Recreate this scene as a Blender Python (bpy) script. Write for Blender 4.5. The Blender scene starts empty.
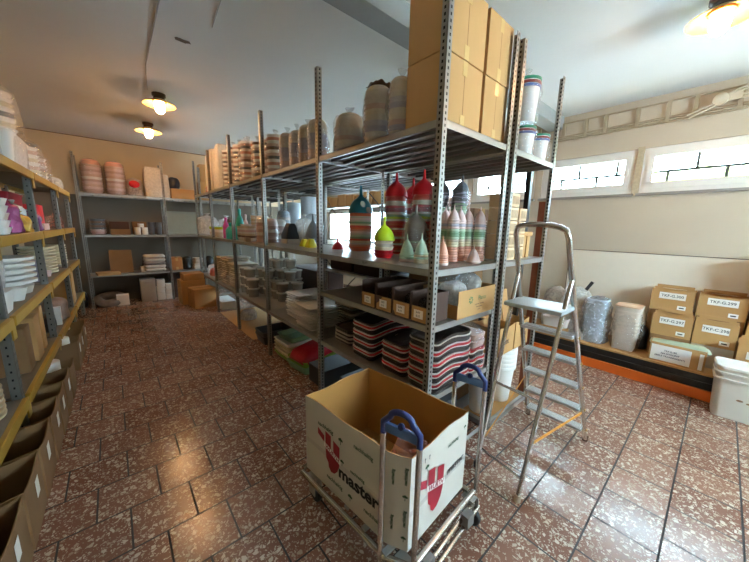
import bpy, bmesh, math, random
from mathutils import Vector, Matrix, noise
PI = math.pi
SC = bpy.context.scene
COL = SC.collection
rnd = random.Random(7)

# ------------------------------------------------------------------ camera, sky, light, exposure
cam_data = bpy.data.cameras.new('camera')
cam = bpy.data.objects.new('camera', cam_data); COL.objects.link(cam)
Rm = ((0.75659603, -0.09929648, 0.6462992), (-0.65355045, -0.14633577, 0.74260195), (0.02083893, -0.98423882, -0.17561233))
cam.matrix_world = Matrix(((Rm[0][0], -Rm[0][1], -Rm[0][2], 0.0), (Rm[1][0], -Rm[1][1], -Rm[1][2], 0.0),
                           (Rm[2][0], -Rm[2][1], -Rm[2][2], 1.68), (0, 0, 0, 1)))
cam_data.sensor_width = 36.0
cam_data.lens = 36.0 * 299.4 / 749.0
cam_data.clip_start = 0.02
SC.camera = cam

world = bpy.data.worlds.new('sky'); SC.world = world; world.use_nodes = True
wn = world.node_tree.nodes; wl = world.node_tree.links; wn.clear()
wo = wn.new('ShaderNodeOutputWorld'); wb = wn.new('ShaderNodeBackground')
wb.inputs['Color'].default_value = (0.62, 0.83, 1.0, 1); wb.inputs['Strength'].default_value = 26.0
wl.new(wb.outputs[0], wo.inputs[0])

sun_data = bpy.data.lights.new('sun', 'SUN'); sun_data.energy = 150.0; sun_data.angle = 0.01; sun_data.color = (1.0, 0.96, 0.9)
sun = bpy.data.objects.new('sun', sun_data); COL.objects.link(sun); sun.rotation_euler = Vector((0.10, -0.06, -1.0)).to_track_quat('-Z', 'Y').to_euler()

def portal(loc, rot, sx, sy):
    d = bpy.data.lights.new('daylight_portal', 'AREA'); d.shape = 'RECTANGLE'; d.size = sx; d.size_y = sy
    d.cycles.is_portal = True
    o = bpy.data.objects.new('daylight_portal', d); COL.objects.link(o); o.location = loc; o.rotation_euler = rot
    return o

LAMP_POWER = 78.0
vs = SC.view_settings
SC.display_settings.display_device = 'sRGB'
vs.view_transform = 'Standard'; vs.look = 'None'; vs.gamma = 1.0; vs.use_curve_mapping = False
vs.exposure = 1.32
try:
    SC.cycles.use_denoising = True; SC.cycles.denoising_input_passes = 'RGB_ALBEDO_NORMAL'; SC.cycles.denoising_prefilter = 'ACCURATE'; SC.cycles.denoising_quality = 'HIGH'
    SC.cycles.max_bounces = 10; SC.cycles.diffuse_bounces = 6; SC.cycles.transparent_max_bounces = 24
    SC.cycles.caustics_reflective = False; SC.cycles.caustics_refractive = False
    SC.cycles.sample_clamp_indirect = 6.0
except Exception:
    pass

# ------------------------------------------------------------------ materials
def lin(c):
    c /= 255.0
    return c / 12.92 if c <= 0.04045 else ((c + 0.055) / 1.055) ** 2.4
def rgb(h):
    return (lin(int(h[0:2], 16)), lin(int(h[2:4], 16)), lin(int(h[4:6], 16)), 1.0)
MATS = {}
def mat(name, col, rough=0.5, metal=0.0, var=0.1, scale=12.0, bump=0.0, bscale=60.0, alpha=1.0, spec=0.5, emit=None, trans=0.0):
    if name in MATS: return MATS[name]
    m = bpy.data.materials.new(name); m.use_nodes = True
    nt = m.node_tree; p = nt.nodes['Principled BSDF']
    c = rgb(col)
    tc = nt.nodes.new('ShaderNodeTexCoord')
    n = nt.nodes.new('ShaderNodeTexNoise'); n.inputs['Scale'].default_value = scale; n.inputs['Detail'].default_value = 4
    nt.links.new(tc.outputs['Object'], n.inputs['Vector'])
    mx = nt.nodes.new('ShaderNodeMix'); mx.data_type = 'RGBA'
    mx.inputs[6].default_value = tuple(x * (1 - var) for x in c[:3]) + (1,)
    mx.inputs[7].default_value = tuple(min(1, x * (1 + var)) for x in c[:3]) + (1,)
    nt.links.new(n.outputs['Fac'], mx.inputs[0]); nt.links.new(mx.outputs[2], p.inputs['Base Color'])
    p.inputs['Roughness'].default_value = rough; p.inputs['Metallic'].default_value = metal
    p.inputs['Specular IOR Level'].default_value = spec
    p.inputs['Alpha'].default_value = alpha
    if trans: p.inputs['Transmission Weight'].default_value = trans
    if bump:
        n2 = nt.nodes.new('ShaderNodeTexNoise'); n2.inputs['Scale'].default_value = bscale; n2.inputs['Detail'].default_value = 3
        nt.links.new(tc.outputs['Object'], n2.inputs['Vector'])
        b = nt.nodes.new('ShaderNodeBump'); b.inputs['Strength'].default_value = bump; b.inputs['Distance'].default_value = 0.02
        nt.links.new(n2.outputs['Fac'], b.inputs['Height']); nt.links.new(b.outputs[0], p.inputs['Normal'])
    if emit:
        p.inputs['Emission Color'].default_value = rgb(emit[0]); p.inputs['Emission Strength'].default_value = emit[1]
    MATS[name] = m
    return m

def math_node(nt, op, a, b=None):
    n = nt.nodes.new('ShaderNodeMath'); n.operation = op
    for i, v in enumerate((a, b)):
        if v is None: continue
        if isinstance(v, (int, float)): n.inputs[i].default_value = v
        else: nt.links.new(v, n.inputs[i])
    return n.outputs[0]

def floor_material():
    m = bpy.data.materials.new('terrazzo_tiles'); m.use_nodes = True; nt = m.node_tree; p = nt.nodes['Principled BSDF']
    tc = nt.nodes.new('ShaderNodeTexCoord')
    mp = nt.nodes.new('ShaderNodeMapping'); mp.inputs['Location'].default_value = (-0.07 + 30.0, 0.018 + 30.0, 0)
    nt.links.new(tc.outputs['Object'], mp.inputs['Vector'])
    br = nt.nodes.new('ShaderNodeTexBrick'); br.offset = 0.5; br.offset_frequency = 2
    br.inputs['Scale'].default_value = 1.0; br.inputs['Mortar Size'].default_value = 0.005; br.inputs['Mortar Smooth'].default_value = 0.1
    br.inputs['Brick Width'].default_value = 0.30; br.inputs['Row Height'].default_value = 0.30; br.inputs['Bias'].default_value = 0.0
    br.inputs['Color1'].default_value = (0, 0, 0, 1); br.inputs['Color2'].default_value = (1, 1, 1, 1); br.inputs['Mortar'].default_value = (0.5, 0.5, 0.5, 1)
    nt.links.new(mp.outputs[0], br.inputs['Vector'])
    # warp the chip field a little so that the pebbles are irregular
    nz = nt.nodes.new('ShaderNodeTexNoise'); nz.inputs['Scale'].default_value = 30; nt.links.new(tc.outputs['Object'], nz.inputs['Vector'])
    wv = nt.nodes.new('ShaderNodeMix'); wv.data_type = 'VECTOR'; wv.inputs[0].default_value = 0.035
    nt.links.new(tc.outputs['Object'], wv.inputs[4]); nt.links.new(nz.outputs['Color'], wv.inputs[5])
    def chips(scale, edge, keep):
        ve = nt.nodes.new('ShaderNodeTexVoronoi'); ve.feature = 'DISTANCE_TO_EDGE'; ve.inputs['Scale'].default_value = scale
        vc = nt.nodes.new('ShaderNodeTexVoronoi'); vc.feature = 'F1'; vc.inputs['Scale'].default_value = scale
        for v in (ve, vc): nt.links.new(wv.outputs[1], v.inputs['Vector'])
        sp = nt.nodes.new('ShaderNodeSeparateColor'); nt.links.new(vc.outputs['Color'], sp.inputs[0])
        k = math_node(nt, 'GREATER_THAN', sp.outputs[0], keep)
        e = math_node(nt, 'ADD', math_node(nt, 'MULTIPLY', sp.outputs[1], 0.12), edge)
        return math_node(nt, 'MULTIPLY', k, math_node(nt, 'GREATER_THAN', ve.outputs['Distance'], e)), sp.outputs[2]
    a, ra = chips(46.0, 0.08, 0.58)
    b, rb = chips(105.0, 0.10, 0.66)
    fac = math_node(nt, 'MAXIMUM', a, b)
    base = nt.nodes.new('ShaderNodeMix'); base.data_type = 'RGBA'
    base.inputs[6].default_value = rgb('744c3c'); base.inputs[7].default_value = rgb('8e6856')
    nt.links.new(br.outputs['Color'], base.inputs[0])
    chip = nt.nodes.new('ShaderNodeMix'); chip.data_type = 'RGBA'
    chip.inputs[6].default_value = rgb('a08a76'); chip.inputs[7].default_value = rgb('cdbca8')
    nt.links.new(ra, chip.inputs[0])
    c1 = nt.nodes.new('ShaderNodeMix'); c1.data_type = 'RGBA'
    nt.links.new(fac, c1.inputs[0]); nt.links.new(base.outputs[2], c1.inputs[6]); nt.links.new(chip.outputs[2], c1.inputs[7])
    c2 = nt.nodes.new('ShaderNodeMix'); c2.data_type = 'RGBA'; c2.inputs[7].default_value = rgb('1c1411')
    nt.links.new(br.outputs['Fac'], c2.inputs[0]); nt.links.new(c1.outputs[2], c2.inputs[6])
    nt.links.new(c2.outputs[2], p.inputs['Base Color'])
    n3 = nt.nodes.new('ShaderNodeTexNoise'); n3.inputs['Scale'].default_value = 3.0; n3.inputs['Detail'].default_value = 5
    nt.links.new(tc.outputs['Object'], n3.inputs['Vector'])
    rr = nt.nodes.new('ShaderNodeMapRange'); rr.inputs[1].default_value = 0.3; rr.inputs[2].default_value = 0.7
    rr.inputs[3].default_value = 0.20; rr.inputs[4].default_value = 0.26; p.inputs['Specular IOR Level'].default_value = 0.75
    nt.links.new(n3.outputs['Fac'], rr.inputs[0])
    rgh = math_node(nt, 'MAXIMUM', rr.outputs[0], math_node(nt, 'MULTIPLY', br.outputs['Fac'], 0.85))
    nt.links.new(rgh, p.inputs['Roughness'])
    bp = nt.nodes.new('ShaderNodeBump'); bp.invert = True; bp.inputs['Strength'].default_value = 0.6; bp.inputs['Distance'].default_value = 0.004
    nt.links.new(br.outputs['Fac'], bp.inputs['Height']); nt.links.new(bp.outputs[0], p.inputs['Normal'])
    return m

def perforated_material(name, pitch, duty, px, wx, py, wy, c0, c1):
    # metal profile with rows of punched holes (object z and the flange centre lines)
    m = bpy.data.materials.new(name); m.use_nodes = True; nt = m.node_tree; p = nt.nodes['Principled BSDF']
    tc = nt.nodes.new('ShaderNodeTexCoord'); s = nt.nodes.new('ShaderNodeSeparateXYZ'); nt.links.new(tc.outputs['Object'], s.inputs[0])
    fz = math_node(nt, 'ABSOLUTE', math_node(nt, 'SUBTRACT', math_node(nt, 'FRACT', math_node(nt, 'MULTIPLY', s.outputs[2], pitch)), 0.5))
    inz = math_node(nt, 'LESS_THAN', fz, duty)
    fx = math_node(nt, 'LESS_THAN', math_node(nt, 'ABSOLUTE', math_node(nt, 'SUBTRACT', s.outputs[0], px)), wx)
    fy = math_node(nt, 'LESS_THAN', math_node(nt, 'ABSOLUTE', math_node(nt, 'SUBTRACT', math_node(nt, 'ABSOLUTE', s.outputs[1]), py)), wy)
    hole = math_node(nt, 'MULTIPLY', inz, math_node(nt, 'MAXIMUM', fx, fy))
    n = nt.nodes.new('ShaderNodeTexNoise'); n.inputs['Scale'].default_value = 9; nt.links.new(tc.outputs['Object'], n.inputs['Vector'])
    mx = nt.nodes.new('ShaderNodeMix'); mx.data_type = 'RGBA'; mx.inputs[6].default_value = rgb(c0); mx.inputs[7].default_value = rgb(c1)
    nt.links.new(n.outputs['Fac'], mx.inputs[0])
    m2 = nt.nodes.new('ShaderNodeMix'); m2.data_type = 'RGBA'; m2.inputs[7].default_value = rgb('0b0a09')
    nt.links.new(hole, m2.inputs[0]); nt.links.new(mx.outputs[2], m2.inputs[6]); nt.links.new(m2.outputs[2], p.inputs['Base Color'])
    p.inputs['Metallic'].default_value = 0.55; p.inputs['Roughness'].default_value = 0.42
    return m

def film_material(name, tint, opac, rough=0.14):
    # thin crinkled plastic film: mostly see-through, shiny on the wrinkles
    m = bpy.data.materials.new(name); m.use_nodes = True; nt = m.node_tree; nt.nodes.remove(nt.nodes['Principled BSDF'])
    out = nt.nodes['Material Output']
    tr = nt.nodes.new('ShaderNodeBsdfTransparent'); df = nt.nodes.new('ShaderNodeBsdfDiffuse'); tl = nt.nodes.new('ShaderNodeBsdfTranslucent'); gl = nt.nodes.new('ShaderNodeBsdfGlossy')
    for n_ in (df, tl): n_.inputs['Color'].default_value = rgb(tint)
    gl.inputs['Roughness'].default_value = rough
    tc = nt.nodes.new('ShaderNodeTexCoord'); n = nt.nodes.new('ShaderNodeTexNoise'); n.inputs['Scale'].default_value = 16; n.inputs['Detail'].default_value = 4
    n.inputs['Distortion'].default_value = 1.5
    nt.links.new(tc.outputs['Object'], n.inputs['Vector'])
    b = nt.nodes.new('ShaderNodeBump'); b.inputs['Strength'].default_value = 1.0; b.inputs['Distance'].default_value = 0.04
    nt.links.new(n.outputs['Fac'], b.inputs['Height']); nt.links.new(b.outputs[0], gl.inputs['Normal'])
    body = nt.nodes.new('ShaderNodeMixShader'); body.inputs[0].default_value = 0.5
    nt.links.new(df.outputs[0], body.inputs[1]); nt.links.new(tl.outputs[0], body.inputs[2])
    mr = nt.nodes.new('ShaderNodeMapRange'); mr.inputs[1].default_value = 0.35; mr.inputs[2].default_value = 0.7
    mr.inputs[3].default_value = opac * 0.75; mr.inputs[4].default_value = min(1, opac * 1.3); nt.links.new(n.outputs['Fac'], mr.inputs[0])
    mix = nt.nodes.new('ShaderNodeMixShader'); nt.links.new(mr.outputs[0], mix.inputs[0]); nt.links.new(tr.outputs[0], mix.inputs[1]); nt.links.new(body.outputs[0], mix.inputs[2])
    lw = nt.nodes.new('ShaderNodeLayerWeight'); lw.inputs['Blend'].default_value = 0.25; nt.links.new(b.outputs[0], lw.inputs['Normal'])
    fr = nt.nodes.new('ShaderNodeMapRange'); fr.inputs[3].default_value = 0.03; fr.inputs[4].default_value = 0.30; nt.links.new(lw.outputs['Facing'], fr.inputs[0])
    mix2 = nt.nodes.new('ShaderNodeMixShader'); nt.links.new(fr.outputs[0], mix2.inputs[0]); nt.links.new(mix.outputs[0], mix2.inputs[1]); nt.links.new(gl.outputs[0], mix2.inputs[2])
    nt.links.new(mix2.outputs[0], out.inputs['Surface'])
    MATS[name] = m
    return m

def glass_material():
    m = bpy.data.materials.new('window_glass'); m.use_nodes = True; nt = m.node_tree; nt.nodes.remove(nt.nodes['Principled BSDF'])
    tr = nt.nodes.new('ShaderNodeBsdfTransparent'); tr.inputs[0].default_value = (0.95, 0.98, 0.98, 1)
    g = nt.nodes.new('ShaderNodeBsdfGlossy'); g.inputs['Roughness'].default_value = 0.02
    n = nt.nodes.new('ShaderNodeTexNoise'); n.inputs['Scale'].default_value = 2.0
    mx = nt.nodes.new('ShaderNodeMixShader'); mr = nt.nodes.new('ShaderNodeMapRange'); mr.inputs[3].default_value = 0.03; mr.inputs[4].default_value = 0.07
    nt.links.new(n.outputs['Fac'], mr.inputs[0]); nt.links.new(mr.outputs[0], mx.inputs[0])
    nt.links.new(tr.outputs[0], mx.inputs[1]); nt.links.new(g.outputs[0], mx.inputs[2]); nt.links.new(mx.outputs[0], nt.nodes['Material Output'].inputs['Surface'])
    return m

M_FLOOR = floor_material(); M_PERF = perforated_material('galvanised_perforated_angle', 32.0, 0.24, 0.023, 0.006, 0.023, 0.006, '7d7a74', 'a8a49c'); M_SLOT = perforated_material('slotted_grey_upright', 16.6, 0.13, 0.027, 0.005, 0.012, 0.004, '64615a', '7c7a72'); M_GLASS = glass_material()
FILM = film_material('clear_film', 'f4f2ee', 0.13); FILM_W = film_material('milky_film', 'f4f1ec', 0.68, 0.25); FILM_P = film_material('pink_film', 'e6a08c', 0.4)
FILM_B = film_material('bluish_film', 'dfe7ee', 0.35)
WALL = mat('wall_plaster', 'bfb09a', 0.9, var=0.06, scale=2.5, bump=0.08, bscale=40)
WALLB = mat('back_wall_plaster', 'cbb594', 0.9, var=0.07, scale=2.0, bump=0.08, bscale=40)
CEIL = mat('ceiling_paint', 'e0e0dc', 0.85, var=0.05, scale=1.5, bump=0.05, bscale=30)
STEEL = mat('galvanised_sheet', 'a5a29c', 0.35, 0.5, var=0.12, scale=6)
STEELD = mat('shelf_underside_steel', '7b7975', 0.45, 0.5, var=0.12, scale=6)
CHROME = mat('brushed_tube', 'c0bab2', 0.22, 0.9, var=0.08)
ALU = mat('aluminium_tread', 'dfe3e5', 0.3, 0.35, var=0.06)
YEL = mat('yellow_painted_beam', 'a67e2a', 0.5, var=0.15, scale=8)
GREYST = mat('grey_painted_upright', '85898a', 0.5, 0.3, var=0.12)
CARD = mat('kraft_cardboard', 'b58a55', 0.85, var=0.08, scale=9)
CARD2 = mat('golden_cardboard', 'b98d58', 0.85, var=0.05, scale=5)
CARDD = mat('dark_cardboard', '8a6238', 0.88, var=0.1, scale=9)
CARDB = mat('brown_box_board', '4c352a', 0.85, var=0.1, scale=9)
CARDG = mat('dull_cardboard', '83613d', 0.88, var=0.1, scale=9)
TAPE = mat('packing_tape', 'bf9a66', 0.2, var=0.05)
PAPER = mat('white_paper', 'ece8e0', 0.8, var=0.03)
INK = mat('black_ink', '15141a', 0.7, var=0.02)
INKG = mat('green_ink', '2c4a2c', 0.7, var=0.02)
RED = mat('red_print', 'b01828', 0.6, var=0.04)
WHITEP = mat('white_plastic', 'e6e2da', 0.35, var=0.04)
CREAM = mat('cream_plastic', 'd8cdbb', 0.4, var=0.05)
BLACK = mat('black_rubber', '141312', 0.6, var=0.1)
BLACKP = mat('black_plastic', '1c1b1b', 0.35, var=0.1)
DARK = mat('dark_grey_plastic', '3a3734', 0.45, var=0.1)
GREYP = mat('grey_plastic', '8d8a86', 0.45, var=0.06)
BLUEP = mat('blue_grip_plastic', '182a66', 0.35, var=0.06)
ORANGE = mat('orange_painted_steel', 'd9641c', 0.45, var=0.08)
FRAMEW = mat('white_window_frame', 'e4e0d8', 0.4, var=0.03)
BROWNM = mat('brown_enamel', '4a3526', 0.4, var=0.1)
PALE = {k: mat('plastic_' + k, v, 0.38, var=0.05) for k, v in dict(
    teal='1d7280', red='cc2028', coral='d04a34', orange='d8663c', cream='dccfae', pinkwhite='e2c6c0', palegreen='b9ccae', green='7fa27c',
    lime='b4cc22', yellow='dcd011', grey='8c8480', peach='e0a287', salmon='d0907a', lilac='b9b1be', lavender='a6a2b6', beige='cbc1b3', white='efebe3',
    maroon='8c1a26', charcoal='38302c', mint='b8d6c0', pink='e0a8a6', sand='d2c3ae', magenta='c03c86', gold='c6962a', turquoise='2fb0a4',
    blush='d8b8a6', brown='75584a', iceblue='b4c4d2', smoke='5c6166', rose='c9a99e').items()}

# ------------------------------------------------------------------ mesh building helpers
class MB:
    def __init__(s): s.bm = bmesh.new()
    def poly(s, pts, flip=False):
        vs_ = [s.bm.verts.new(p) for p in pts]
        try: s.bm.faces.new(vs_[::-1] if flip else vs_)
        except ValueError: pass
        return s
    def box(s, x0, x1, y0, y1, z0, z1, M=None):
        v = [Vector((x, y, z)) for z in (z0, z1) for y in (y0, y1) for x in (x0, x1)]
        if M: v = [M @ q for q in v]
        b = [s.bm.verts.new(q) for q in v]
        for f in ((0, 2, 3, 1), (4, 5, 7, 6), (0, 1, 5, 4), (1, 3, 7, 5), (3, 2, 6, 7), (2, 0, 4, 6)):
            s.bm.faces.new([b[i] for i in f])
        return s
    def tube(s, pts, r, n=10, closed=False):
        pts = [Vector(p) for p in pts]; rings = []
        up = None
        for i, p in enumerate(pts):
            a = pts[i - 1] if i else pts[0]; c = pts[i + 1] if i < len(pts) - 1 else pts[-1]
            t = (c - a).normalized()
            if up is None:
                up = Vector((0, 0, 1)) if abs(t.z) < 0.9 else Vector((1, 0, 0))
            x = t.cross(up).normalized(); y = x.cross(t).normalized(); up = y
            rr = r[i] if isinstance(r, (list, tuple)) else r
            rings.append([s.bm.verts.new(p + (x * math.cos(2 * PI * k / n) + y * math.sin(2 * PI * k / n)) * rr) for k in range(n)])
        s._skin(rings, True, True); return s
    def _skin(s, rings, c0, c1, close=True):
        for a, b in zip(rings, rings[1:]):
            n = len(a)
            for k in range(n if close else n - 1):
                s.bm.faces.new((a[k], a[(k + 1) % n], b[(k + 1) % n], b[k]))
        if c0: s.bm.faces.new(rings[0][::-1])
        if c1: s.bm.faces.new(rings[-1])
    def loft(s, rings, c0=True, c1=True):
        s._skin([[s.bm.verts.new(p) for p in r] for r in rings], c0, c1); return s
    def lathe(s, prof, n=20, cx=0, cy=0, z=0, c0=False, c1=False, axis=None):
        rings = []
        for r, h in prof:
            rg = [Vector((cx + r * math.cos(2 * PI * k / n), cy + r * math.sin(2 * PI * k / n), z + h)) for k in range(n)]
            if axis: rg = [axis @ q for q in rg]
            rings.append(rg)
        return s.loft(rings, c0, c1)
    def bevel(s, w, seg=2):
        bmesh.ops.bevel(s.bm, geom=s.bm.edges[:], offset=w, segments=seg, affect='EDGES', profile=0.6); return s
    def noise(s, amp, freq, seed=0, zmin=None):
        for v in s.bm.verts:
            if zmin is not None and v.co.z < zmin: continue
            q = v.co * freq + Vector((seed * 7.3, seed * 3.1, seed))
            v.co += Vector((noise.noise(q), noise.noise(q + Vector((9, 4, 2))), noise.noise(q + Vector((3, 8, 5))) * 0.6)) * amp
        return s
    def mesh(s, name, mats, smooth=0):
        me = bpy.data.meshes.new(name)
        bmesh.ops.recalc_face_normals(s.bm, faces=s.bm.faces[:])
        if smooth:
            for f in s.bm.faces: f.smooth = True
            for e in s.bm.edges:
                if len(e.link_faces) == 2 and e.calc_face_angle(0) > math.radians(smooth): e.smooth = False
        s.bm.to_mesh(me); s.bm.free()
        for m in (mats if isinstance(mats, (list, tuple)) else [mats]): me.materials.append(m)
        return me
    def build(s, name, mats, parent=None, smooth=0):
        return link(name, s.mesh(name, mats, smooth), parent)

def link(name, me, parent=None, loc=None, rot=None):
    o = bpy.data.objects.new(name, me); COL.objects.link(o)
    if parent: o.parent = parent
    if loc: o.location = loc
    if rot: o.rotation_euler = rot
    return o
def tag(o, label, cat, group=None, kind=None):
    o['label'] = label; o['category'] = cat
    if group: o['group'] = group
    if kind: o['kind'] = kind
    return o
def thing(name, label, cat, loc=(0, 0, 0), rz=0.0, group=None):
    o = bpy.data.objects.new(name, None); COL.objects.link(o); o.location = loc; o.rotation_euler = (0, 0, rz)
    o.empty_display_size = 0.05
    return tag(o, label, cat, group)
def struct(o):
    o['kind'] = 'structure'; return o
def dup(root, loc, rz=None, label=None, group=None):
    r = root.copy(); COL.objects.link(r); r.location = loc
    if rz is not None: r.rotation_euler = (0, 0, rz)
    if label: r['label'] = label
    if group: r['group'] = group
    for ch in list(root.children):
        c = ch.copy(); COL.objects.link(c); c.parent = r
        for g in list(ch.children):
            d = g.copy(); COL.objects.link(d); d.parent = c
    return r
ORD = ['first', 'second', 'third', 'fourth', 'fifth', 'sixth', 'seventh', 'eighth', 'ninth', 'tenth', 'eleventh', 'twelfth', 'thirteenth', 'fourteenth',
       'fifteenth', 'sixteenth', 'seventeenth', 'eighteenth', 'nineteenth', 'twentieth', 'twenty-first', 'twenty-second', 'twenty-third', 'twenty-fourth', 'twenty-fifth', 'twenty-sixth', 'twenty-seventh', 'twenty-eighth', 'twenty-ninth', 'thirtieth']
def rrect(lx, ly, r, n=5, cx=0, cy=0, z=0, wave=0):
    pts = []
    for (sx, sy, a0) in ((1, 1, 0), (-1, 1, PI / 2), (-1, -1, PI), (1, -1, 1.5 * PI)):
        for k in range(n + 1):
            a = a0 + k * PI / 2 / n
            pts.append(Vector((cx + sx * (lx / 2 - r) + r * math.cos(a), cy + sy * (ly / 2 - r) + r * math.sin(a), z)))
    return pts
def text(s, origin, u, v, size, m, parent, name='lettering', align='CENTER', sx=1.0, bold=0.0, lift=0.0015):
    u = Vector(u).normalized(); v = Vector(v).normalized(); n = u.cross(v).normalized()
    cu = bpy.data.curves.new('t', 'FONT'); cu.body = s; cu.size = size; cu.align_x = align; cu.align_y = 'CENTER'; cu.offset = bold
    cu.resolution_u = 3
    to = bpy.data.objects.new('t', cu); COL.objects.link(to)
    dg = bpy.context.evaluated_depsgraph_get(); me = bpy.data.meshes.new_from_object(to.evaluated_get(dg))
    bpy.data.objects.remove(to); bpy.data.curves.remove(cu)
    O = Vector(origin) + n * lift
    for w in me.vertices: w.co = O + u * (w.co.x * sx) + v * w.co.y
    me.materials.clear(); me.materials.append(m)
    return link(name, me, parent)
def plate(origin, u, v, w, h, m, parent, name, t=0.0012, base=0.0):
    # thin sheet (label, tape) lying on a face
    u = Vector(u).normalized(); v = Vector(v).normalized(); n = u.cross(v).normalized(); O = Vector(origin)
    b = MB(); M = Matrix(((u.x, v.x, n.x, O.x), (u.y, v.y, n.y, O.y), (u.z, v.z, n.z, O.z), (0, 0, 0, 1)))
    b.box(-w / 2, w / 2, -h / 2, h / 2, base, base + t, M); return b.build(name, m, parent)

# ------------------------------------------------------------------ the room
XL, XR, YF, YB, ZC = -1.25, 5.10, -3.2, 8.42, 3.30
SHADE_TOP = 2.2  # top of the painted shade on the back wall
MB().box(XL - 0.2, XR + 0.3, YF - 0.2, YB + 0.2, -0.1, 0.0).build('floor', M_FLOOR)['kind'] = 'structure'
MB().box(XL - 0.2, XR + 0.3, YF - 0.2, YB + 0.2, ZC, ZC + 0.15).build('ceiling', CEIL)['kind'] = 'structure'
MB().box(XL - 0.2, XL, YF, YB, 0, ZC).build('wall_left', WALLB)['kind'] = 'structure'
MB().box(XL - 0.2, XR + 0.3, YB, YB + 0.2, 0, ZC).build('wall_back', WALLB)['kind'] = 'structure'
# right wall and the wall behind the photographer, both with window openings
def wall_with_holes(name, lo, hi, holes, place, m):
    b = MB(); cuts = sorted({lo, hi} | {h[0] for h in holes} | {h[1] for h in holes})
    for a, c in zip(cuts, cuts[1:]):
        mid = (a + c) / 2; hs = sorted([(h[2], h[3]) for h in holes if h[0] < mid < h[1]]); z = 0.0
        for z0, z1 in hs:
            if z0 > z: place(b, a, c, z, z0)
            z = z1
        place(b, a, c, z, ZC)
    o = b.build(name, m); o['kind'] = 'structure'; return o
WINS = [(-1.35, 0.80, 2.18, 2.715), (0.87, 1.97, 2.18, 2.715), (2.07, 3.17, 2.18, 2.715), (3.27, 4.37, 2.18, 2.715), (4.9, 8.1, 1.2, 2.16), (-2.6, -1.45, 2.18, 2.715)]
wall_with_holes('wall_right', YF, YB, WINS, lambda b, a, c, z0, z1: b.box(XR, XR + 0.3, a, c, z0, z1), WALL)
FW = [(2.1, 3.9, 1.3, 2.7)]  # unseen window, added to let in soft fill daylight
wall_with_holes('wall_front', XL, XR, FW, lambda b, a, c, z0, z1: b.box(a, c, YF - 0.2, YF, z0, z1), WALL)
portal((3.0, YF - 0.1, 2.0), (PI / 2, 0, PI), 1.8, 1.4)
def window_right(i, y0, y1, z0, z1):
    x = XR + 0.02; f = 0.075; b = MB()
    b.box(x, x + 0.07, y0, y1, z0, z0 + f).box(x, x + 0.07, y0, y1, z1 - f, z1).box(x, x + 0.07, y0, y0 + f, z0 + f, z1 - f).box(x, x + 0.07, y1 - f, y1, z0 + f, z1 - f)
    w = b.build('window_%d' % i, FRAMEW); w['kind'] = 'structure'
    s = MB(); g = 0.105
    s.box(x - 0.012, x + 0.05, y0 + f * .6, y1 - f * .6, z0 + f * .6, z0 + g + .02).box(x - 0.012, x + 0.05, y0 + f * .6, y1 - f * .6, z1 - g, z1 - f * .6)
    s.box(x - 0.012, x + 0.05, y0 + f * .6, y0 + g, z0 + g, z1 - g).box(x - 0.012, x + 0.05, y1 - g, y1 - f * .6, z0 + g, z1 - g)
    s.build('sash', FRAMEW, w)
    MB().box(x + 0.02, x + 0.026, y0 + g, y1 - g, z0 + g, z1 - g).build('pane', M_GLASS, w)
    h = MB(); L = y1 - y0 - 2 * g; zz = z0 + g; hh = z1 - z0 - 2 * g; xb = x + 0.16
    h.box(xb, xb + .02, y0, y1, zz + hh * .5 - .014, zz + hh * .5 + .014)
    n = max(2, round(L / 0.45))
    for k in range(n + 1):
        yy = y0 + g + L * (k + 0.25) / n
        if yy < y1: h.box(xb, xb + .02, yy - .014, yy + .014, zz + hh * .5, z1)
        yy = y0 + g + L * (k - 0.25) / n
        if y0 < yy < y1: h.box(xb, xb + .02, yy - .014, yy + .014, z0, zz + hh * .5)
    h.build('security_grille', BLACK, w)
    MB().box(XR - 0.035, XR + 0.02, y0 - .02, y1 + .02, z0 - 0.035, z0 - 0.004).build('window_sill', mat('grey_sill', '8f8880', .7), w)
    hd = MB(); hd.box(x - .035, x - .012, y0 + g - .045, y0 + g - .025, z0 + hh * .35 + g, z0 + hh * .65 + g); hd.build('window_handle', FRAMEW, w)
    portal((XR + 0.28, (y0 + y1) / 2, (z0 + z1) / 2), (0, PI / 2, 0), z1 - z0, y1 - y0)
for i, w in enumerate(WINS): window_right(i + 1, *w)
bf = MB(); bf.box(2.1, 3.9, YF - .12, YF - .04, 1.3, 1.38).box(2.1, 3.9, YF - .12, YF - .04, 2.62, 2.7)
for k in range(3): bf.box(2.1 + k * .86, 2.18 + k * .86, YF - .12, YF - .04, 1.38, 2.62)
wf = bf.build('window_7', FRAMEW); wf['kind'] = 'structure'  # frame of the added window behind the camera
MB().box(2.18, 3.82, YF - .085, YF - .08, 1.38, 2.62).build('pane', M_GLASS, wf)
# ceiling beam, dark strip painting shadow into the cornice corner, cracked plaster pier between windows
MB().box(XL, XR, 1.76, 1.95, 3.14, ZC).build('trim_1', mat('beam_grey_paint', '8b8c88', .8, var=.12, scale=3))['kind'] = 'structure'
MB().box(XL, XR, YB - .012, YB, ZC - .012, ZC).build('trim_2', mat('corner_shadow_brown', '6b4a30', .9))['kind'] = 'structure'
MB().box(XR - .004, XR, 0.80, 0.87, 2.15, 2.74).noise(.004, 30).build('trim_3', mat('broken_plaster', 'b3a184', .95, var=.25, scale=40))['kind'] = 'structure'
MB().box(XL, XR, YB - .006, YB, 0, SHADE_TOP).build('trim_4', mat('grey_brown_wall_shade', '6c6153', .8, var=.08, scale=2))['kind'] = 'structure'  # lower back wall darkened, shade below the shelves put into its colour
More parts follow.
